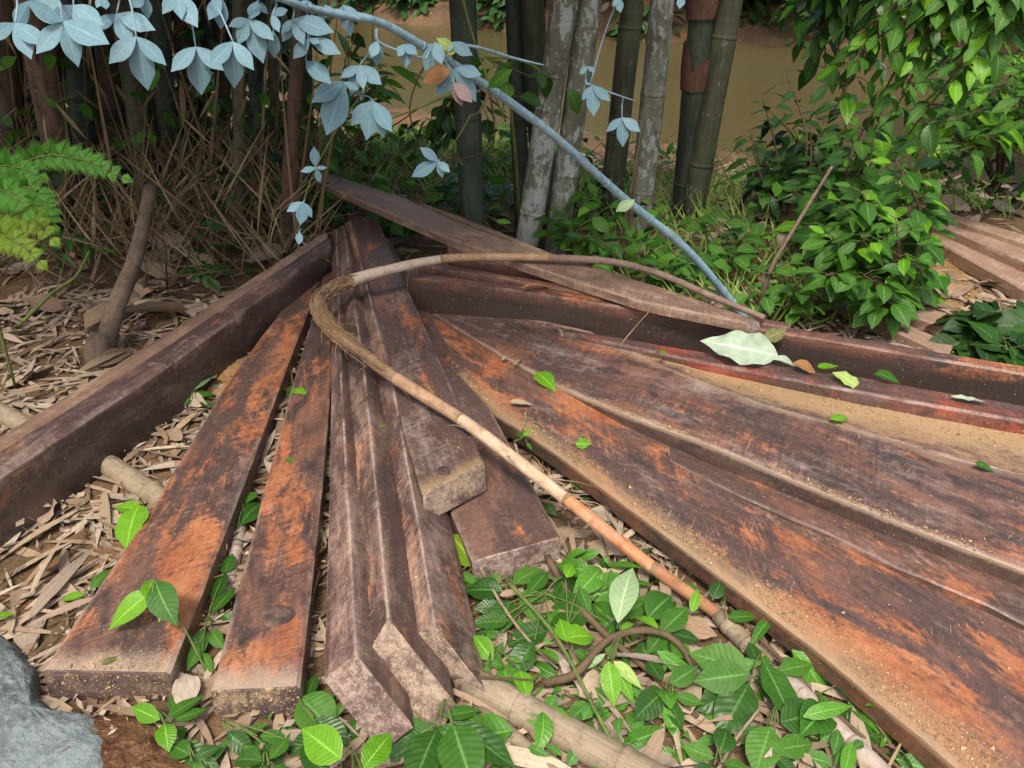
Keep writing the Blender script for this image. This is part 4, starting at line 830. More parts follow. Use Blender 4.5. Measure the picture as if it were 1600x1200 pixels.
shrub('broadleaf_weed', 'green weed seen between the thin culms at the right of the left clump', G(440, 250), [d(405, 130, 5.6), d(440, 120, 5.6), d(415, 180, 5.5), d(455, 200, 5.4), d(400, 220, 5.4), d(480, 160, 5.4), d(500, 200, 5.3)], BROAD, M_leaf_mid, .19, 9, 19, M_stem_green, .005, 'weed', mats2=[M_leaf_bright, M_leaf_deep], spread=.04)
shrub('broadleaf_weed', 'dark weed beside the culm with the rust-red sheath', G(480, 345), [d(470, 290, 4.3), d(505, 300, 4.3), d(490, 320, 4.2), d(530, 310, 4.2), d(450, 340, 4.2)], BROAD, M_leaf_deep, .12, 8, 20, M_stem_green, .005, 'weed', mats2=[M_leaf_mid], spread=.03)
shrub('broadleaf_weed', 'small dark weed in the litter behind the left beam', G(330, 440), [d(310, 415, 3.6), d(335, 420, 3.5), d(350, 430, 3.5), d(320, 435, 3.4)], BROAD, M_leaf_deep, .09, 6, 21, M_stem_green, .004, 'weed', mats2=[M_leaf_dark], spread=.02)
shrub('broadleaf_weed', 'dark weed below the fern at the left', G(120, 400), [d(60, 385, 3.5), d(110, 375, 3.6), d(150, 390, 3.5), d(90, 400, 3.4)], LANCE, M_leaf_deep, .13, 7, 22, M_stem_green, .004, 'weed', mats2=[M_leaf_mid], spread=.02)
stick('bare_twig', 'bare brown twig slanting up to the right among the shrubs', [G(1180, 500), D(1205, 420, 3.2), D(1245, 350, 3.3), D(1300, 260, 3.4)], .011, M_trunk, 'twig')
# ---------------------------------------------------------------- broad leaved plants among the timbers, near the camera
def pz(q): return P(q[0], q[1], q[2] if len(q) > 2 else .05)
def ground_plant(label, base, h, leaves, seed, cat='plant', name='leafy_plant', stem=True, stem_to=None):
    """base: pixel on the ground; leaves: (kind, material, root pixel + z, tip pixel + z, width factor); each leaf a part"""
    rg = random.Random(seed); B = P(base[0], base[1], 0); t = thing(name, label, cat, B)
    top = B + Vector((rg.uniform(-.01, .01), rg.uniform(-.01, .01), h))
    if stem_to: top = pz(stem_to)
    if stem:
        b = MB(); b.tube(rel(curve([B - Vector((0, 0, .01)), B.lerp(top, .5) + Vector((.004, 0, .004)), top], 5), B), [.0032 - .0014 * i / 10 for i in range(11)], 6); b.build('stem', M_stem_green, t)
    for kind, mat, a, c, wf in leaves:
        A, C = pz(a), pz(c); dr = C - A; L = dr.length
        me = rg.choice(leafset(kind, mat)); nrm = Vector((rg.uniform(-.3, .3), rg.uniform(-.6, -.1), 1))
        M = frame(A - B, dr, nrm, L) @ Matrix.Diagonal((1, wf, 1, 1)); put('leaf', me, M, t)
        if stem and (A - top).length > .012:
            b = MB(); b.tube(rel(curve([top, (top + A) / 2 + Vector((0, 0, .008)), A], 4), B), [.0016] * 9, 5); b.build('petiole', M_stem_green, t)
    return t
BR, MI, DE, DK, PA = M_leaf_bright, M_leaf_mid, M_leaf_deep, M_leaf_dark, M_leaf_pale
ground_plant('dark ribbed plant under the tips of the leaning boards at the bottom edge', (702, 1128), .06, [(RIBBED, MI, (706, 1128, .07), (742, 1236, .05), 1.15), (RIBBED, DE, (704, 1124, .07), (806, 1200, .05), .7), (RIBBED, DE, (684, 1136, .05), (642, 1226, .04), 1.15), (RIBBED, MI, (690, 1120, .05), (752, 1108, .05), .8), (RIBBED, DE, (670, 1150, .03), (600, 1190, .03), .8), (LANCE, MI, (720, 1110, .04), (778, 1160, .05), 1)], 1)
ground_plant('pair of vivid green ribbed leaves at the bottom edge below the leaning boards', (548, 1230), .10, [(RIBBED, BR, (537, 1188, .13), (468, 1136, .13), 1.05), (RIBBED, BR, (566, 1204, .13), (613, 1138, .14), .9)], 2)
ground_plant('green plant squeezed between the narrow beam and the leaning boards', (480, 1130), .05, [(RIBBED, MI, (466, 1088, .05), (522, 1138, .04), 1.2), (RIBBED, DE, (500, 1140, .03), (452, 1180, .03), 1), (RIBBED, DE, (490, 1120, .05), (545, 1165, .03), 1), (BROAD, DE, (476, 1100, .03), (494, 1050, .04), 1), (BROAD, MI, (478, 1098, .03), (512, 1078, .04), .9)], 3)
ground_plant('weed with three leaves below the end of the wide orange-brown beam', (262, 1132), .05, [(BROAD, BR, (254, 1126, .06), (204, 1104, .06), 1.1), (BROAD, MI, (256, 1124, .06), (322, 1082, .06), .9), (BROAD, MI, (268, 1128, .06), (326, 1104, .05), 1.0), (OVAL, BR, (256, 1128, .07), (262, 1164, .07), 1.15), (LANCE, DE, (268, 1158, .04), (344, 1200, .03), 1.4)], 4)
ground_plant('small weeds under the end of the narrow beam', (350, 1150), .04, [(BROAD, DE, (352, 1140, .04), (392, 1178, .03), 1.1), (BROAD, MI, (402, 1150, .04), (452, 1150, .03), 1), (BROAD, DE, (410, 1160, .03), (440, 1195, .03), 1), (LANCE, MI, (360, 1150, .03), (330, 1190, .03), 1), (LANCE, MI, (380, 1160, .03), (420, 1215, .03), 1.2), (BROAD, DE, (470, 1165, .03), (515, 1210, .03), 1.1)], 5)
ground_plant('seedling with two heart-shaped leaves hanging over the wide orange-brown beam', (331, 1064), .1, [(HEART, M_leaf_bright, (236, 925, .16), (163, 982, .12), .62), (OVAL, M_leaf_bright, (238, 942, .16), (232, 898, .18), .95), (OVAL, M_leaf_mid, (241, 903, .185), (262, 966, .16), .95), (LANCE, M_leaf_bright, (258, 945, .15), (247, 970, .14), 1.2)], 6, stem_to=(242, 905, .18))
ground_plant('weedy plant in the gap between the two flat orange beams', (335, 985), .05, [(BROAD, MI, (330, 960, .05), (368, 912, .05), 1.2), (BROAD, DE, (322, 980, .04), (300, 1030, .03), 1), (OVAL, MI, (330, 985, .05), (346, 1010, .05), 1), (BROAD, DE, (336, 940, .04), (348, 888, .05), 1.1), (BROAD, MI, (318, 1000, .03), (292, 1046, .03), .9), (OVAL, DE, (345, 960, .03), (362, 968, .03), 1.3), (BROAD, DE, (350, 900, .03), (362, 862, .04), 1.3), (LANCE, MI, (316, 1018, .03), (330, 1050, .03), 1.3)], 7)
ground_plant('dark green leaf pair in the gap farther up between the flat orange beams', (385, 815), .04, [(OVAL, DE, (372, 826, .03), (408, 772, .04), 1.3), (OVAL, MI, (380, 790, .03), (398, 762, .04), 1.1)], 8)
ground_plant('vivid ribbed leaf sticking up at the left edge of the wide orange-brown beam', (226, 800), .05, [(RIBBED, BR, (218, 786, .09), (190, 850, .07), 1.05), (RIBBED, BR, (222, 800, .06), (176, 784, .08), .8)], 9)
ground_plant('small bright leaves against the lower left edge of the wide orange-brown beam', (140, 935), .03, [(LANCE, BR, (134, 930, .04), (88, 932, .04), 1.3), (LANCE, MI, (138, 925, .04), (174, 882, .06), 1.3), (LANCE, BR, (134, 940, .03), (150, 968, .02), 1.2)], 10)
ground_plant('bright leaf poking in at the left picture edge', (-30, 970), .03, [(BROAD, BR, (-22, 966, .04), (24, 958, .04), 1)], 11)
ground_plant('dusty grey-green leaves against the left beam', (305, 620), .04, [(OVAL, leaf_mat('leaf_dusty', (.13, .2, .09), (.2, .28, .12), .8, .15, 8, .15), (300, 614, .05), (318, 575, .06), 1.3), (OVAL, MI, (306, 622, .04), (336, 604, .04), 1.1), (OVAL, MI, (300, 622, .04), (276, 634, .03), 1), (LANCE, DE, (310, 628, .03), (335, 632, .03), 1.6)], 12)
ground_plant('bright seedlings at the foot of the left beam near its far end', (400, 508), .05, [(LANCE, BR, (398, 500, .05), (384, 468, .09), 1.5), (LANCE, BR, (400, 500, .05), (414, 470, .09), 1.5), (LANCE, BR, (396, 505, .04), (374, 492, .06), 1.4), (BROAD, BR, (404, 505, .04), (392, 486, .07), 1), (LANCE, PA, (412, 500, .04), (436, 452, .10), .7), (LANCE, BR, (362, 512, .02), (346, 504, .04), 1.6)], 13)
ground_plant('small leaves growing between the two flat orange beams toward their far ends', (462, 612), .03, [(OVAL, MI, (456, 600, .03), (466, 622, .03), 1), (OVAL, MI, (454, 545, .03), (462, 556, .03), 1), (OVAL, PA, (452, 580, .03), (462, 576, .03), 1.3), (LANCE, BR, (460, 605, .08), (476, 622, .085), 1.7)], 14)
ground_plant('yellow-green ribbed leaf between the leaning boards and the flat dark board', (748, 892), .04, [(RIBBED, M_leaf_fern2, (746, 888, .05), (702, 830, .07), .95), (BROAD, DE, (722, 905, .04), (778, 936, .04), 1.1), (BROAD, MI, (716, 895, .05), (748, 910, .05), 1)], 15)
ground_plant('ribbed bright plant just right of the tips of the leaning boards', (772, 1036), .05, [(RIBBED, BR, (772, 1034, .05), (740, 992, .07), 1.1), (RIBBED, MI, (766, 1036, .05), (792, 1040, .04), .9), (RIBBED, MI, (762, 1040, .05), (756, 1062, .04), 1), (LANCE, MI, (758, 1050, .03), (788, 1000, .06), 1.3), (RIBBED, BR, (812, 1046, .07), (826, 1090, .06), 1.15), (LANCE, MI, (800, 1062, .04), (762, 1068, .04), 1)], 16)
ground_plant('spread of dark ragged leaves below the flat dark board', (850, 960), .06, [(BROAD, DE, (940, 968, .05), (828, 938, .06), 1.15), (BROAD, DE, (836, 1000, .05), (800, 1050, .04), 1.3), (BROAD, DE, (800, 970, .04), (734, 972, .04), 1.1), (BROAD, MI, (824, 930, .06), (856, 890, .07), 1.2), (BROAD, DE, (860, 985, .04), (790, 1000, .04), 1.2), (BROAD, DE, (790, 945, .04), (740, 950, .04), 1.2), (BROAD, DE, (870, 940, .05), (900, 890, .06), 1.1), (BROAD, DE, (760, 985, .03), (740, 1010, .03), 1.2), (BROAD, MI, (880, 900, .07), (900, 876, .09), 1.2)], 17)
ground_plant('bright ribbed round leaves in the middle of the green plants', (890, 1008), .06, [(RIBBED, BR, (880, 1000, .08), (930, 985, .08), 1.25), (RIBBED, BR, (886, 1004, .08), (874, 966, .09), 1.1), (OVAL, MI, (895, 1015, .06), (925, 1030, .05), .9), (BROAD, MI, (905, 915, .08), (922, 960, .06), 1), (OVAL, BR, (884, 905, .1), (896, 876, .11), 1), (BROAD, DE, (935, 930, .05), (952, 890, .07), 1)], 18)
ground_plant('upright pale leaf underside standing above the green plants', (966, 1010), .1, [(BROAD, PA, (964, 982, .10), (984, 876, .19), .92), (LANCE, MI, (952, 930, .06), (958, 884, .10), 1.1), (BROAD, BR, (968, 985, .09), (992, 972, .09), .9)], 19)
ground_plant('yellowing drooping leaves beside the curved brown root', (962, 1035), .08, [(RIBBED, BR, (950, 1030, .09), (960, 1102, .05), .8), (BROAD, M_leaf_yel, (955, 1030, .09), (1006, 1076, .06), .95), (BROAD, BR, (958, 1032, .08), (990, 1098, .05), .7), (LANCE, PA, (948, 1020, .08), (915, 1045, .06), 1)], 20)
ground_plant('soft green plant between the pale leaf and the bent pole end', (1040, 970), .07, [(RIBBED, MI, (1010, 968, .08), (1054, 920, .10), 1.1), (RIBBED, MI, (1030, 990, .07), (1075, 948, .09), 1), (BROAD, BR, (1032, 985, .08), (990, 952, .09), .8), (RIBBED, MI, (1040, 985, .06), (1012, 1020, .05), 1.1), (RIBBED, DE, (1050, 990, .06), (1096, 1000, .05), 1), (LANCE, BR, (1080, 960, .07), (1092, 918, .10), 1.4), (RIBBED, MI, (1046, 1000, .05), (1080, 1030, .04), 1.2), (RIBBED, MI, (1010, 940, .06), (970, 960, .06), 1.1), (BROAD, DE, (1000, 1000, .04), (1020, 1050, .03), 1.3)], 21)
ground_plant('round dark leaves against the underside of the wide plank edge', (1120, 950), .05, [(OVAL, DE, (1112, 938, .06), (1128, 906, .08), 1.25), (OVAL, MI, (1134, 966, .06), (1188, 960, .06), .95)], 22)
ground_plant('wide ribbed plant with big leaves at lower right below the plank', (1178, 1058), .07, [(RIBBED, MI, (1176, 1050, .08), (1076, 1018, .08), 1.05), (RIBBED, MI, (1176, 1052, .08), (1084, 1064, .07), 1.0), (RIBBED, DE, (1172, 1064, .06), (1126, 1148, .04), .95), (RIBBED, MI, (1190, 1028, .08), (1246, 1136, .05), .9), (RIBBED, MI, (1212, 1050, .06), (1272, 1036, .06), .9), (RIBBED, DE, (1170, 1070, .05), (1088, 1110, .03), 1.0), (BROAD, DE, (1186, 1040, .06), (1170, 1000, .07), 1.2), (RIBBED, DE, (1190, 1060, .05), (1230, 1090, .04), 1.3)], 23)
ground_plant('ribbed oval leaved plant at the bottom right edge', (1200, 1145), .07, [(RIBBED, MI, (1204, 1132, .08), (1182, 1206, .06), 1.15), (RIBBED, MI, (1210, 1172, .06), (1278, 1160, .05), .8), (RIBBED, DE, (1216, 1130, .06), (1290, 1110, .05), 1.1), (RIBBED, DE, (1210, 1180, .05), (1250, 1215, .04), 1), (RIBBED, MI, (1196, 1140, .05), (1150, 1160, .04), .9)], 24)
ground_plant('shaded leaves right under the wide plank near the bottom right', (1340, 1085), .04, [(RIBBED, DE, (1302, 1060, .05), (1376, 1098, .04), 1.1), (BROAD, DE, (1340, 1100, .03), (1320, 1150, .03), 1.2), (LANCE, MI, (1345, 1110, .03), (1380, 1160, .03), 1.3), (BROAD, DE, (1270, 1090, .03), (1320, 1120, .03), 1.1)], 25)
ground_plant('three-leaved sprig poking up beside the wide plank tip', (815, 690), .06, [(LANCE, BR, (818, 682, .12), (830, 670, .13), 1.6), (OVAL, MI, (816, 684, .11), (806, 672, .12), 1), (OVAL, MI, (822, 690, .10), (832, 704, .08), 1), (LANCE, MI, (814, 686, .11), (800, 690, .1), 1.3)], 26)
ground_plant('small leaves in the shade below the bent pole', (905, 760), .03, [(OVAL, MI, (896, 752, .03), (920, 764, .03), 1), (OVAL, DE, (850, 786, .03), (868, 800, .03), 1), (BROAD, DE, (890, 770, .02), (925, 780, .02), 1)], 27)
# ---------------------------------------------------------------- fallen leaves lying on the planks (things of their own)
def fallen(label, a, c, kind, mat, wf=1.0, cat='leaf', name='fallen_leaf', nrm=(0, -.2, 1), group=None):
    A, C = pz(a), pz(c); rg = random.Random(int(a[0] * 7 + a[1])); o = put(name, rg.choice(leafset(kind, mat)), frame(A, C - A, nrm, (C - A).length) @ Matrix.Diagonal((1, wf, 1, 1)))
    return tag(o, label, cat, group, 'thing')
CRUMP = [leaf_tpl(.46, 14, .6, .12, .4, .5, .8, 3, .02, .45), leaf_tpl(.46, 14, -.4, .1, .5, .5, -.6, 3, .02, .4)]
fallen('large wilted pale mint leaf lying on the red-edged plank', (1218, 556, .24), (1094, 530, .26), CRUMP, M_leaf_mint, 1.0, nrm=(.1, -.9, .6))
fallen('dull olive leaf standing behind the pale mint leaf on the beam', (1190, 532, .25), (1230, 514, .28), CRUMP, leaf_mat('leaf_olive', (.17, .18, .06), (.24, .25, .09), .7, .2, 7), 1.1, nrm=(0, -.8, .6))
fallen('yellow-green oval leaf lying on the red-edged plank', (1296, 580, .24), (1359, 604, .225), OVAL, M_leaf_yel, .75)
fallen('curled brown leaf beside the yellow-green oval leaf', (1234, 568, .235), (1278, 572, .24), BROAD, M_leaf_brown, 1.2)
fallen('small bright green leaf right of the curled brown leaf', (1274, 574, .235), (1312, 570, .24), BROAD, BR, 1.1)
fallen('green torn leaf right of the yellow-green oval leaf', (1362, 584, .235), (1410, 590, .235), BROAD, MI, 1.1)
fallen('folded grey-olive leaf fragment below the pale mint leaf', (1205, 562, .235), (1245, 560, .24), BROAD, M_leaf_mint, .9)
fallen('faded grey-green leaf flat on the plank near the right edge', (1480, 618, .23), (1548, 628, .23), BROAD, M_leaf_mint, .7)
fallen('green leaf scrap on the dark wide plank', (836, 580, .125), (868, 602, .125), LANCE, BR, 2.0)
fallen('curled light green leaf on the nearest wide plank', (899, 694, .112), (924, 692, .118), CRUMP, BR, 1.5, nrm=(.2, -.7, .8))
fallen('pale dry leaf sliver where the two wide planks meet', (793, 627, .115), (832, 629, .118), LANCE, M_litter, 1.2)
fallen('small green leaf on the sawdust strip', (1296, 656, .19), (1328, 648, .19), BROAD, BR, .9)
fallen('small green leaf farther right on the sawdust strip', (1520, 722, .19), (1556, 732, .185), LANCE, MI, 1.8)
fallen('thin brown curved leaf across the shaded dark beams', (808, 452, .265), (869, 434, .285), LANCE, M_leaf_brown, .55)
fallen('dry twig-like leaf upright on the dark wide plank', (801, 572, .125), (816, 554, .14), LANCE, M_litter, .6)
fallen('short dry leaf stub left of the upright dry one', (786, 564, .12), (788, 550, .13), LANCE, M_litter, 1.2)
fallen('dull green leaf on the near end of the wide orange-brown beam', (155, 1040, .087), (190, 1022, .088), LANCE, leaf_mat('leaf_khaki', (.12, .13, .04), (.17, .18, .06), .7, .1, 7), 1.3)
fallen('green leaf on the narrow orange beam half way along', (442, 718, .087), (466, 718, .088), LANCE, MI, 1.3)
fallen('small brown-green leaf on the middle leaning board', (594, 668, .2), (606, 660, .2), LANCE, M_leaf_fern2, 1.4)
fallen('yellow leaf flake near the curved dark beam line', (1032, 552, .22), (1040, 546, .22), OVAL, M_leaf_fern2, 1.2)
fallen('large dead cream leaf curled among the plants', (862, 1018, .06), (930, 1092, .03), CRUMP, M_log_grey, .45)
fallen('dry orange-tan leaf under the flat dark board', (778, 932, .05), (812, 920, .055), LANCE, M_litter, 1.3)
fallen('cream pointed leaf tip at the bottom edge by the ribbed plant', (1188, 1222, .03), (1206, 1168, .08), LANCE, M_log_grey, 1.1)
b = MB(); q0 = [P(966, 543, .22), P(985, 520, .27), P(1002, 500, .255), P(1013, 488, .27), P(1015, 474, .285)]
stick('thin_stick', 'fine pale twig leaning against the black-faced beam', q0, .0022, M_straw, 'stick')
# ---------------------------------------------------------------- leaf litter, straw, grass
DRY_L = [leaf_tpl((.085, .065, .12)[i], 6, .15, .06 + .08 * i, .4, 1, (-.6, .5, .2)[i], 1, .0, .1) for i in range(3)]
DRY_B = [leaf_tpl((.45, .38, .5)[i], 5, .22, .12 * i - .08, .45, 1, (-.4, .35, .15)[i], 1, .04, .15) for i in range(3)]
def litter(name, label, seed, count, region, sizes, mat, tpls, tilt=.25, zoff=.006, pile=.02):
    rg = random.Random(seed); b = MB()
    for _ in range(count):
        x, y = region(rg); z = gz(x, y) + zoff + pile * rg.random() ** 2
        a = rg.uniform(0, 6.283); dr = Vector((math.cos(a), math.sin(a), rg.gauss(0, tilt * .5)))
        s = rg.uniform(*sizes); b.inst(rg.choice(tpls), frame((x - dr.x * s / 2, y - dr.y * s / 2, z), dr, (rg.gauss(0, tilt), rg.gauss(0, tilt), 1), s))
    return tag(b.build(name, mat), label, None, None, 'stuff')
def box_region(x0, x1, y0, y1, pw=1.0):
    return lambda rg: (rg.uniform(x0, x1), y0 + (y1 - y0) * rg.random() ** pw)
litter('leaf_litter', 'dry tan bamboo leaves covering the ground', 1, 4600, box_region(-2.3, 2.2, .75, 3.6, 1.15), (.08, .27), M_litter, DRY_L, .14)
litter('leaf_litter', 'dry brown broad leaves covering the ground', 2, 900, box_region(-2.3, 2.2, .75, 3.6, 1.15), (.05, .12), M_litter, DRY_B, .18)
litter('leaf_litter', 'dry leaves under the bamboo and along the river bank', 3, 6500, box_region(-5, 5.5, 3.3, 9.0, 1.3), (.09, .26), M_litter, DRY_L + DRY_B[:1], .3)
litter('leaf_litter', 'broken crumbs of dry leaf and bark on the ground', 22, 6500, box_region(-2.3, 2.2, .75, 3.6, 1.15), (.010, .038), M_litter, [leaf_tpl(.6, 2, .3, .1, .5, 0, .5, 1, 0), leaf_tpl(.3, 2, .4, -.1, .5, 0, -.5, 1, 0)], .35, .012, .03)
litter('twig_litter', 'thin dry twigs scattered through the litter', 4, 500, box_region(-2.3, 2.2, .8, 4.2), (.1, .35), M_straw, [leaf_tpl(.03, 2, .2, .05, .5, 0, .1, 1, 0)], .2, .012, .03)
rg = random.Random(77)
DRYM = [tpl_mesh(leaf_tpl(.13, 8, .25, .2, .4, 1, tw * .6, 2, 0, .08), 'dry_leaf', M_litter) for tw in (-1, .7, .2)] + [tpl_mesh(leaf_tpl(.46, 9, .3, .15, .45, .9, tw, 2, .03, .2), 'dry_leaf', M_litter) for tw in (-.6, .6)]
zones = [(-1.7, -1.05, 1.2, 2.1, 34, 'between the left beam and the grey rock'), (-2.6, -1.5, 2.3, 3.4, 46, 'behind the left beam below the bamboo clump'), (-1.25, -1.0, 1.9, 2.9, 16, 'in the gap beside the left beam'), (.0, .55, 1.0, 1.45, 30, 'under the green plants at lower right'), (.15, .35, 1.5, 1.9, 10, 'below the bent pole'), (-1.02, -.55, 1.2, 2.2, 14, 'in the gaps around the two flat orange beams')]
for (x0, x1, y0, y1, c, where) in zones:
    for _ in range(c):
        x, y = rg.uniform(x0, x1), rg.uniform(y0, y1); a = rg.uniform(0, 6.283); s = rg.uniform(.12, .27)
        me = rg.choice(DRYM); s *= .55 if me in DRYM[3:] else 1
        o = put('dry_leaf', me, frame((x, y, gz(x, y) + .022 + rg.random() * .015), (math.cos(a), math.sin(a), rg.gauss(0, .1)), (rg.gauss(0, .3), rg.gauss(0, .3), 1), s)); tag(o, 'curled dry brown leaf ' + where, 'leaf', 'dry leaves ' + where, 'thing')
SHEATH = leaf_tpl(.42, 5, .9, .12, .35, .7, .3, 2, 0, .05); shm = tpl_mesh(SHEATH, 'bamboo_sheath', M_litter)
for _ in range(34):
    x, y = rg.uniform(-3.2, -1.3), rg.uniform(2.5, 4.3)
    if x > -1.15 - .1: continue
    a = rg.uniform(0, 6.283); o = put('bamboo_sheath', shm, frame((x, y, gz(x, y) + .03), (math.cos(a), math.sin(a), rg.uniform(-.1, .5)), (rg.gauss(0, .5), rg.gauss(0, .5), 1), rg.uniform(.16, .32))); tag(o, 'dry curled bamboo sheath lying at the foot of the left clump', 'bamboo sheath', 'dry bamboo sheaths by the left clump', 'thing')
def blades(name, label, seed, count, region, length, mat, width=.02, lean=.5, z0=0.0, bendy=.35, zr=0.0):
    rg = random.Random(seed); b = MB(); tp = [leaf_tpl(width, 4, .2, k, .3, 1, .3, 1, 0) for k in (.1, bendy, bendy * 2)]
    for _ in range(count):
        x, y = region(rg); a = rg.uniform(0, 6.283); l = rg.uniform(*length); up = max(.02, rg.gauss(1, .5))
        dr = Vector((math.cos(a) * lean, math.sin(a) * lean, up)); b.inst(rg.choice(tp), frame((x, y, gz(x, y) + z0 + rg.random() * zr - .01), dr, (math.cos(a + 1.5) * .3 + .2, -1, .4), l))
    return tag(b.build(name, mat), label, None, None, 'stuff')
blades('dry_straw', 'tangled dry straw and stalks around the left bamboo clump', 5, 1250, box_region(-3.4, -1.0, 3.45, 4.9), (.12, .5), M_straw, .022, .8, 0, .3, .35)
blades('dry_straw', 'thin dead upright stalks among the left bamboo culms', 21, 150, box_region(-4.2, -.95, 3.7, 5.6), (.5, 1.5), M_straw, .011, .22, 0, .1)
blades('dry_straw', 'dry straw lying on the bank behind the pile', 6, 900, box_region(-1.6, 2.6, 4.2, 7.5), (.15, .5), M_straw, .02, 2.2, .02, .1, .05)
blades('grass', 'green grass tufts on the bank behind the pale board', 7, 2600, box_region(-2.6, .6, 5.0, 9.5), (.1, .34), M_grass, .05, .8)
blades('grass', 'green grass among the weeds on the right', 8, 1600, (lambda rg: (rg.uniform(.5, 1.5), rg.uniform(3.1, 6.0)) if rg.random() < .5 else (rg.uniform(.5, 3.2), rg.uniform(4.6, 6.2))), (.08, .26), M_grass, .05, .8)
COVER = [leaf_tpl(.55, 3, .25, .2, .45, 1, .2, 1, .1), leaf_tpl(.4, 3, .3, .3, .4, 1, -.2, 1, .1)]
def cover(name, label, seed, count, vol, size, mat, name_k='stuff', down=.4, tp=None):
    rg = random.Random(seed); b = MB()
    for _ in range(count):
        p = vol(rg)
        if p is None: continue
        a = rg.uniform(0, 6.283); dr = Vector((math.cos(a), math.sin(a), rg.gauss(-down, .35)))
        b.inst(rg.choice(tp or COVER), frame(p, dr, (rg.gauss(0, .4), rg.gauss(-.3, .4), 1), rg.uniform(*size)))
    return tag(b.build(name, mat), label, None, None, 'stuff')
def low(x0, x1, y0, y1, h, thr=.0, sc=1.2):
    def f(rg):
        x, y = rg.uniform(x0, x1), rg.uniform(y0, y1)
        if x > 1.45 and 2.7 < y < 4.6: return None
        if noise.noise(Vector((x * sc, y * sc, 5))) < thr - .25 * rg.random(): return None
        return Vector((x, y, gz(x, y) + h * rg.random() ** 1.4))
    return f
cover('ground_cover', 'low green weeds covering the bank right of the bamboo', 11, 2300, low(.2, 3.6, 3.0, 6.2, .35, .08), (.05, .13), M_thicket2)
cover('ground_cover', 'low green weeds on the bank behind the pale board', 12, 2000, low(-2.4, .6, 4.5, 9.0, .3, .05), (.06, .16), M_thicket2)
cover('ground_cover', 'dark weeds at the foot of the left bamboo clump', 13, 1300, low(-3.6, -.9, 3.7, 5.2, .5, .1), (.06, .14), M_thicket)
cover('ground_cover', 'small green leaves between the larger plants in the foreground', 19, 420, low(-.05, .85, .95, 1.62, .05, -.05, 3), (.03, .085), leaf_mat('leaf_small', (.05, .16, .025), (.13, .34, .05), .45, .2, 9), down=.1)
cover('ground_cover', 'small green leaves under the near ends of the beams', 20, 170, low(-.75, -.1, .85, 1.15, .04, -.05, 3), (.03, .075), M_leaf_mid, down=.1)
cover('ground_cover', 'longer green leaves crowded among the foreground plants', 23, 190, low(-.08, .8, .98, 1.62, .07, -.2, 3), (.07, .14), leaf_mat('leaf_small_long', (.04, .14, .014), (.12, .33, .03), .4, .2, 9), down=.05, tp=[LANCE[0], LANCE[1], LANCE[2], BROAD[4], RIBBED[2]])
cover('hanging_litter', 'dry leaf scraps caught among the stems of the left clump', 24, 700, lambda rg: Vector((rg.uniform(-3.8, -1.0), rg.uniform(3.7, 5.2), .05 + 1.2 * rg.random() ** 1.6)), (.08, .24), M_straw, down=.9, tp=DRY_L)
cover('ground_cover', 'green scraps of leaf among the left bamboo culms', 25, 420, lambda rg: Vector((rg.uniform(-3.2, -.9), rg.uniform(4.3, 5.8), .05 + 1.0 * rg.random() ** 1.4)), (.07, .16), M_thicket2, down=.5)
def clumpvol(cs):
    def f(rg):
        c, r = rg.choice(cs); v = Vector((rg.gauss(0, 1), rg.gauss(0, 1), rg.gauss(0, 1))).normalized() * rg.random() ** .4
        return Vector(c) + Vector((v.x * r, v.y * r, v.z * r * .8))
    return f
rg = random.Random(31)
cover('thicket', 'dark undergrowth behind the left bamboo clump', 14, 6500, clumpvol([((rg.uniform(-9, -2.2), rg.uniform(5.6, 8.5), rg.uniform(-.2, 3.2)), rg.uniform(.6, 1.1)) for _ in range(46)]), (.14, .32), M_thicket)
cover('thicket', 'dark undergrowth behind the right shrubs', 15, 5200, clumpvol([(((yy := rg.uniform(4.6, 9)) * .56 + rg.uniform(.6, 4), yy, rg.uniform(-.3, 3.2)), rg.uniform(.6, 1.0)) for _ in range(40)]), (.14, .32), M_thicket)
cover('far_bank_foliage', 'dark forest on the far bank of the river, with unseen clumps added over the shore for shade', 16, 24000, clumpvol([((x_ := rg.uniform(-24, 28), shore(x_) + 15.4 - .12 * x_ + rg.uniform(0, 2.5), rg.uniform(2.6, 6)), rg.uniform(.8, 1.6)) for _ in range(70)] + [((x_ := rg.uniform(-45, 45), shore(x_) + 16 - .12 * x_ + 3 + rg.uniform(0, 10) + 2, rg.uniform(.6, 10)), rg.uniform(1.5, 3.2)) for _ in range(150)]), (.5, 1.3), M_thicket)  # clumps hung over the shore are unseen, added to shade bank and water
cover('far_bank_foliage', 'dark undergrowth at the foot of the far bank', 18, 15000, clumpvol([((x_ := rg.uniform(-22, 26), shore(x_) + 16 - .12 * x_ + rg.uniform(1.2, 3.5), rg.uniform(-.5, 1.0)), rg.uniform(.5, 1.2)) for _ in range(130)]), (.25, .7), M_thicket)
cover('far_bank_debris', 'leaves and debris along the foot of the far bank', 17, 2500, lambda rg: (lambda x: Vector((x, shore(x) + 16 - .12 * x + 1.2 + 3 * rg.random(), -.7 + 2.2 * rg.random() ** 1.3)))(rg.uniform(-22, 26)), (.15, .5), M_litter)
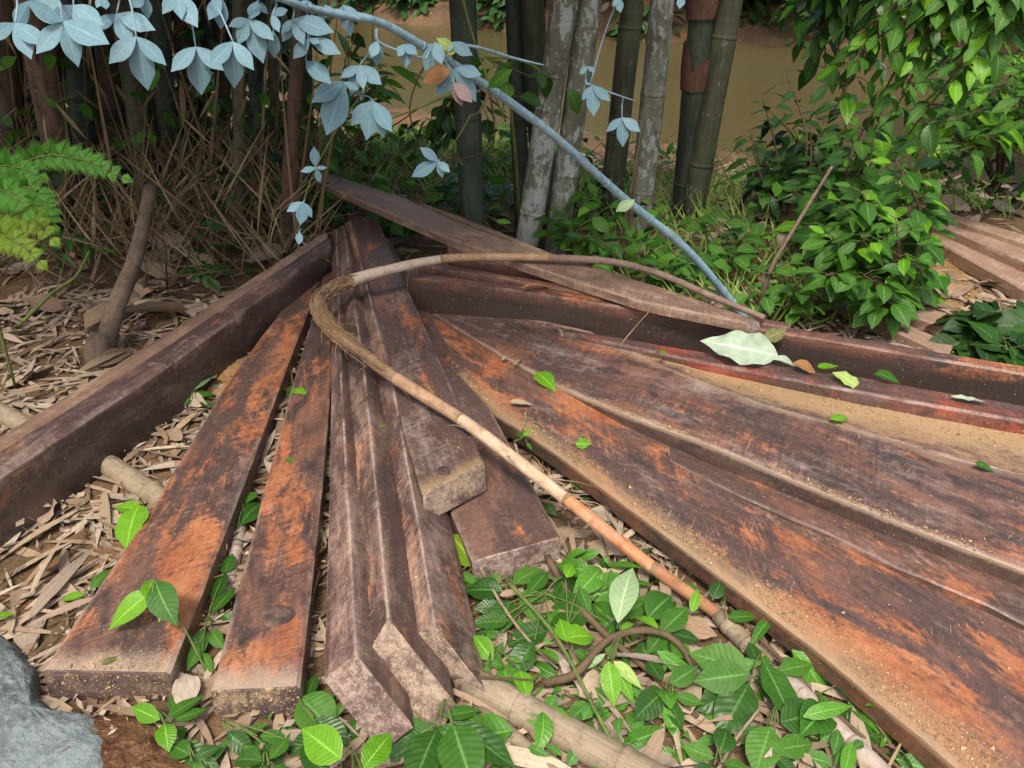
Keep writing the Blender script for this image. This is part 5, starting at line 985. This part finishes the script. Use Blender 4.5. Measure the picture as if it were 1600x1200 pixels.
# unseen leaf mass on the bamboo, added overhead to block sun and sky
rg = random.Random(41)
for k, (t, p0, ax, r) in enumerate(shade_crowns):
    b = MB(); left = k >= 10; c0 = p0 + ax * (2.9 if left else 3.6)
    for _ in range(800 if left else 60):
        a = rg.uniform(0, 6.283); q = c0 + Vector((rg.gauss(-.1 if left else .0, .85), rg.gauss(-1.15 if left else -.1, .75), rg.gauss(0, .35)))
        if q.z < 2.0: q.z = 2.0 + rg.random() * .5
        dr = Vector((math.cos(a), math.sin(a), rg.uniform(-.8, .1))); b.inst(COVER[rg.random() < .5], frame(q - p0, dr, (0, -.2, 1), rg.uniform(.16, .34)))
    tag(b.build('shade_foliage', M_thicket, t), kind='stuff')
d = D
shrub('leafy_shrub', 'bright leaved shrub behind the overhanging branch, midway up the right edge', G(1560, 300), [d(1350, 200, 4.2), d(1400, 130, 4.2), d(1450, 90, 4.2), d(1500, 60, 4.2), d(1550, 140, 4.1), d(1600, 80, 4.1), d(1420, 230, 4.1), d(1330, 260, 4.2), d(1480, 200, 4.0), d(1580, 200, 4.0), d(1380, 60, 4.3)], OVAL, M_leaf_mid, .15, 26, 40, mats2=[M_leaf_deep, M_leaf_bright], droop=.8, spread=.06)
shrub('leafy_shrub', 'shrub with round leaves hanging beside the weathered plank under the right shrubs', G(1440, 470), [d(1290, 300, 3.5), d(1330, 350, 3.4), d(1400, 300, 3.5), d(1390, 370, 3.3), d(1370, 400, 3.3), d(1400, 430, 3.2), d(1340, 440, 3.2), d(1420, 270, 3.5), d(1270, 370, 3.4), d(1300, 410, 3.2)], HEART, M_leaf_mid, .115, 22, 41, mats2=[M_leaf_deep, M_leaf_bright], droop=.9, spread=.05)

ground_plant('low leafy plant hugging the underside of the flat dark board', (800, 925), .05, [(BROAD, MI, (800, 915, .06), (846, 880, .07), 1.2), (RIBBED, DE, (790, 925, .05), (726, 915, .06), 1), (BROAD, MI, (806, 930, .05), (870, 930, .05), 1.2), (BROAD, DE, (800, 935, .04), (774, 985, .04), 1.2), (LANCE, MI, (810, 930, .05), (842, 972, .04), 1.3)], 51)
ground_plant('dark ribbed plant between the curved root and the fallen bamboo', (1040, 1080), .05, [(RIBBED, DE, (1040, 1075, .06), (990, 1125, .05), 1), (RIBBED, MI, (1046, 1070, .06), (1092, 1040, .07), 1), (RIBBED, DE, (1036, 1066, .06), (1012, 1030, .06), 1), (BROAD, MI, (1050, 1085, .05), (1100, 1100, .05), 1.1), (BROAD, DE, (1044, 1090, .04), (1066, 1140, .04), 1.1)], 52)
ground_plant('leafy sprig at the bottom edge left of the fallen grey-pink bamboo', (1120, 1190), .05, [(RIBBED, MI, (1118, 1186, .06), (1066, 1165, .06), 1), (RIBBED, DE, (1124, 1180, .06), (1140, 1130, .07), 1), (BROAD, MI, (1126, 1190, .05), (1180, 1205, .05), 1.1), (BROAD, DE, (1116, 1195, .04), (1080, 1225, .04), 1.2)], 53)
ground_plant('ribbed leaves at the bottom edge between the flat beams and the vivid pair', (415, 1195), .05, [(RIBBED, DE, (412, 1190, .06), (362, 1180, .06), 1), (RIBBED, MI, (420, 1188, .06), (452, 1150, .06), 1.1), (RIBBED, DE, (420, 1196, .05), (462, 1222, .04), 1), (BROAD, MI, (410, 1196, .05), (392, 1235, .04), 1.2)], 54)
ground_plant('weeds at the bottom edge right of the soil mound', (300, 1185), .04, [(RIBBED, MI, (298, 1180, .05), (262, 1160, .05), 1.1), (BROAD, DE, (304, 1182, .05), (346, 1165, .05), 1.2), (BROAD, MI, (300, 1190, .04), (316, 1230, .03), 1.2)], 55)
for lab, q in (('dark looping vine left of the lone dark culm', [D(668, 95, 4.0), D(650, 130, 4.0), D(640, 175, 4.0), D(655, 230, 4.1)]), ('dark vine hanging in a loop right of the lone dark culm', [D(765, 140, 3.7), D(772, 200, 3.7), D(762, 235, 3.8), D(700, 248, 4.0), D(645, 225, 4.2)]),
               ('thin green climbing stem crossing in front of the lone dark culm', [D(722, -5, 3.2), D(740, 60, 3.2), D(765, 130, 3.1), D(790, 190, 3.2)]), ('thin pale dead stalk on the bank left of the lone dark culm', [G(530, 240), D(600, 205, 4.8), D(660, 165, 4.8)])):
    stick('dead_stalk' if 'pale' in lab else 'climbing_vine', lab, q, .005, M_stem_brown if 'dark l' in lab or 'dark v' in lab else M_stem_green if 'green' in lab else M_straw, 'vine' if 'pale' not in lab else 'stalk', n=5)

shrub('leafy_shrub', 'dark green shrub filling the gap between the rightmost culm and the right bushes', G(1255, 330), [d(1170, 215, 5.0), d(1200, 170, 5.0), d(1240, 200, 4.9), d(1290, 180, 4.9), d(1320, 230, 4.8), d(1270, 250, 4.8), d(1210, 260, 4.8), d(1310, 130, 5.0), d(1180, 290, 4.7), d(1330, 290, 4.6)], BROAD, M_leaf_deep, .15, 17, 61, mats2=[M_leaf_mid, M_leaf_dark], droop=.9, spread=.05)
shrub('leafy_shrub', 'tall shrub with mid green leaves behind the slanting bare twig', G(1310, 400), [d(1240, 300, 4.0), d(1280, 260, 4.1), d(1320, 300, 4.0), d(1350, 250, 4.0), d(1290, 350, 3.8), d(1330, 210, 4.1), d(1370, 160, 4.1), d(1260, 350, 3.8)], OVAL, M_leaf_mid, .14, 20, 62, mats2=[M_leaf_deep, M_leaf_bright], droop=.8, spread=.05)
shrub('overhanging_branch', 'leafy branch dipping in from the top edge left of the top right corner', d(1340, -80, 4.0), [d(1230, 30, 4.2), d(1270, 70, 4.2), d(1320, 60, 4.1), d(1290, 120, 4.2), d(1360, 110, 4.0), d(1390, 30, 4.0)], BROAD, M_leaf_deep, .15, 20, 63, mats2=[M_leaf_mid, M_leaf_dark], cat='branch', droop=.8, spread=.05, root=[(3.5, 4.6, -.05), (3.3, 4.5, 1.4), (2.5, 4.2, 2.0)])
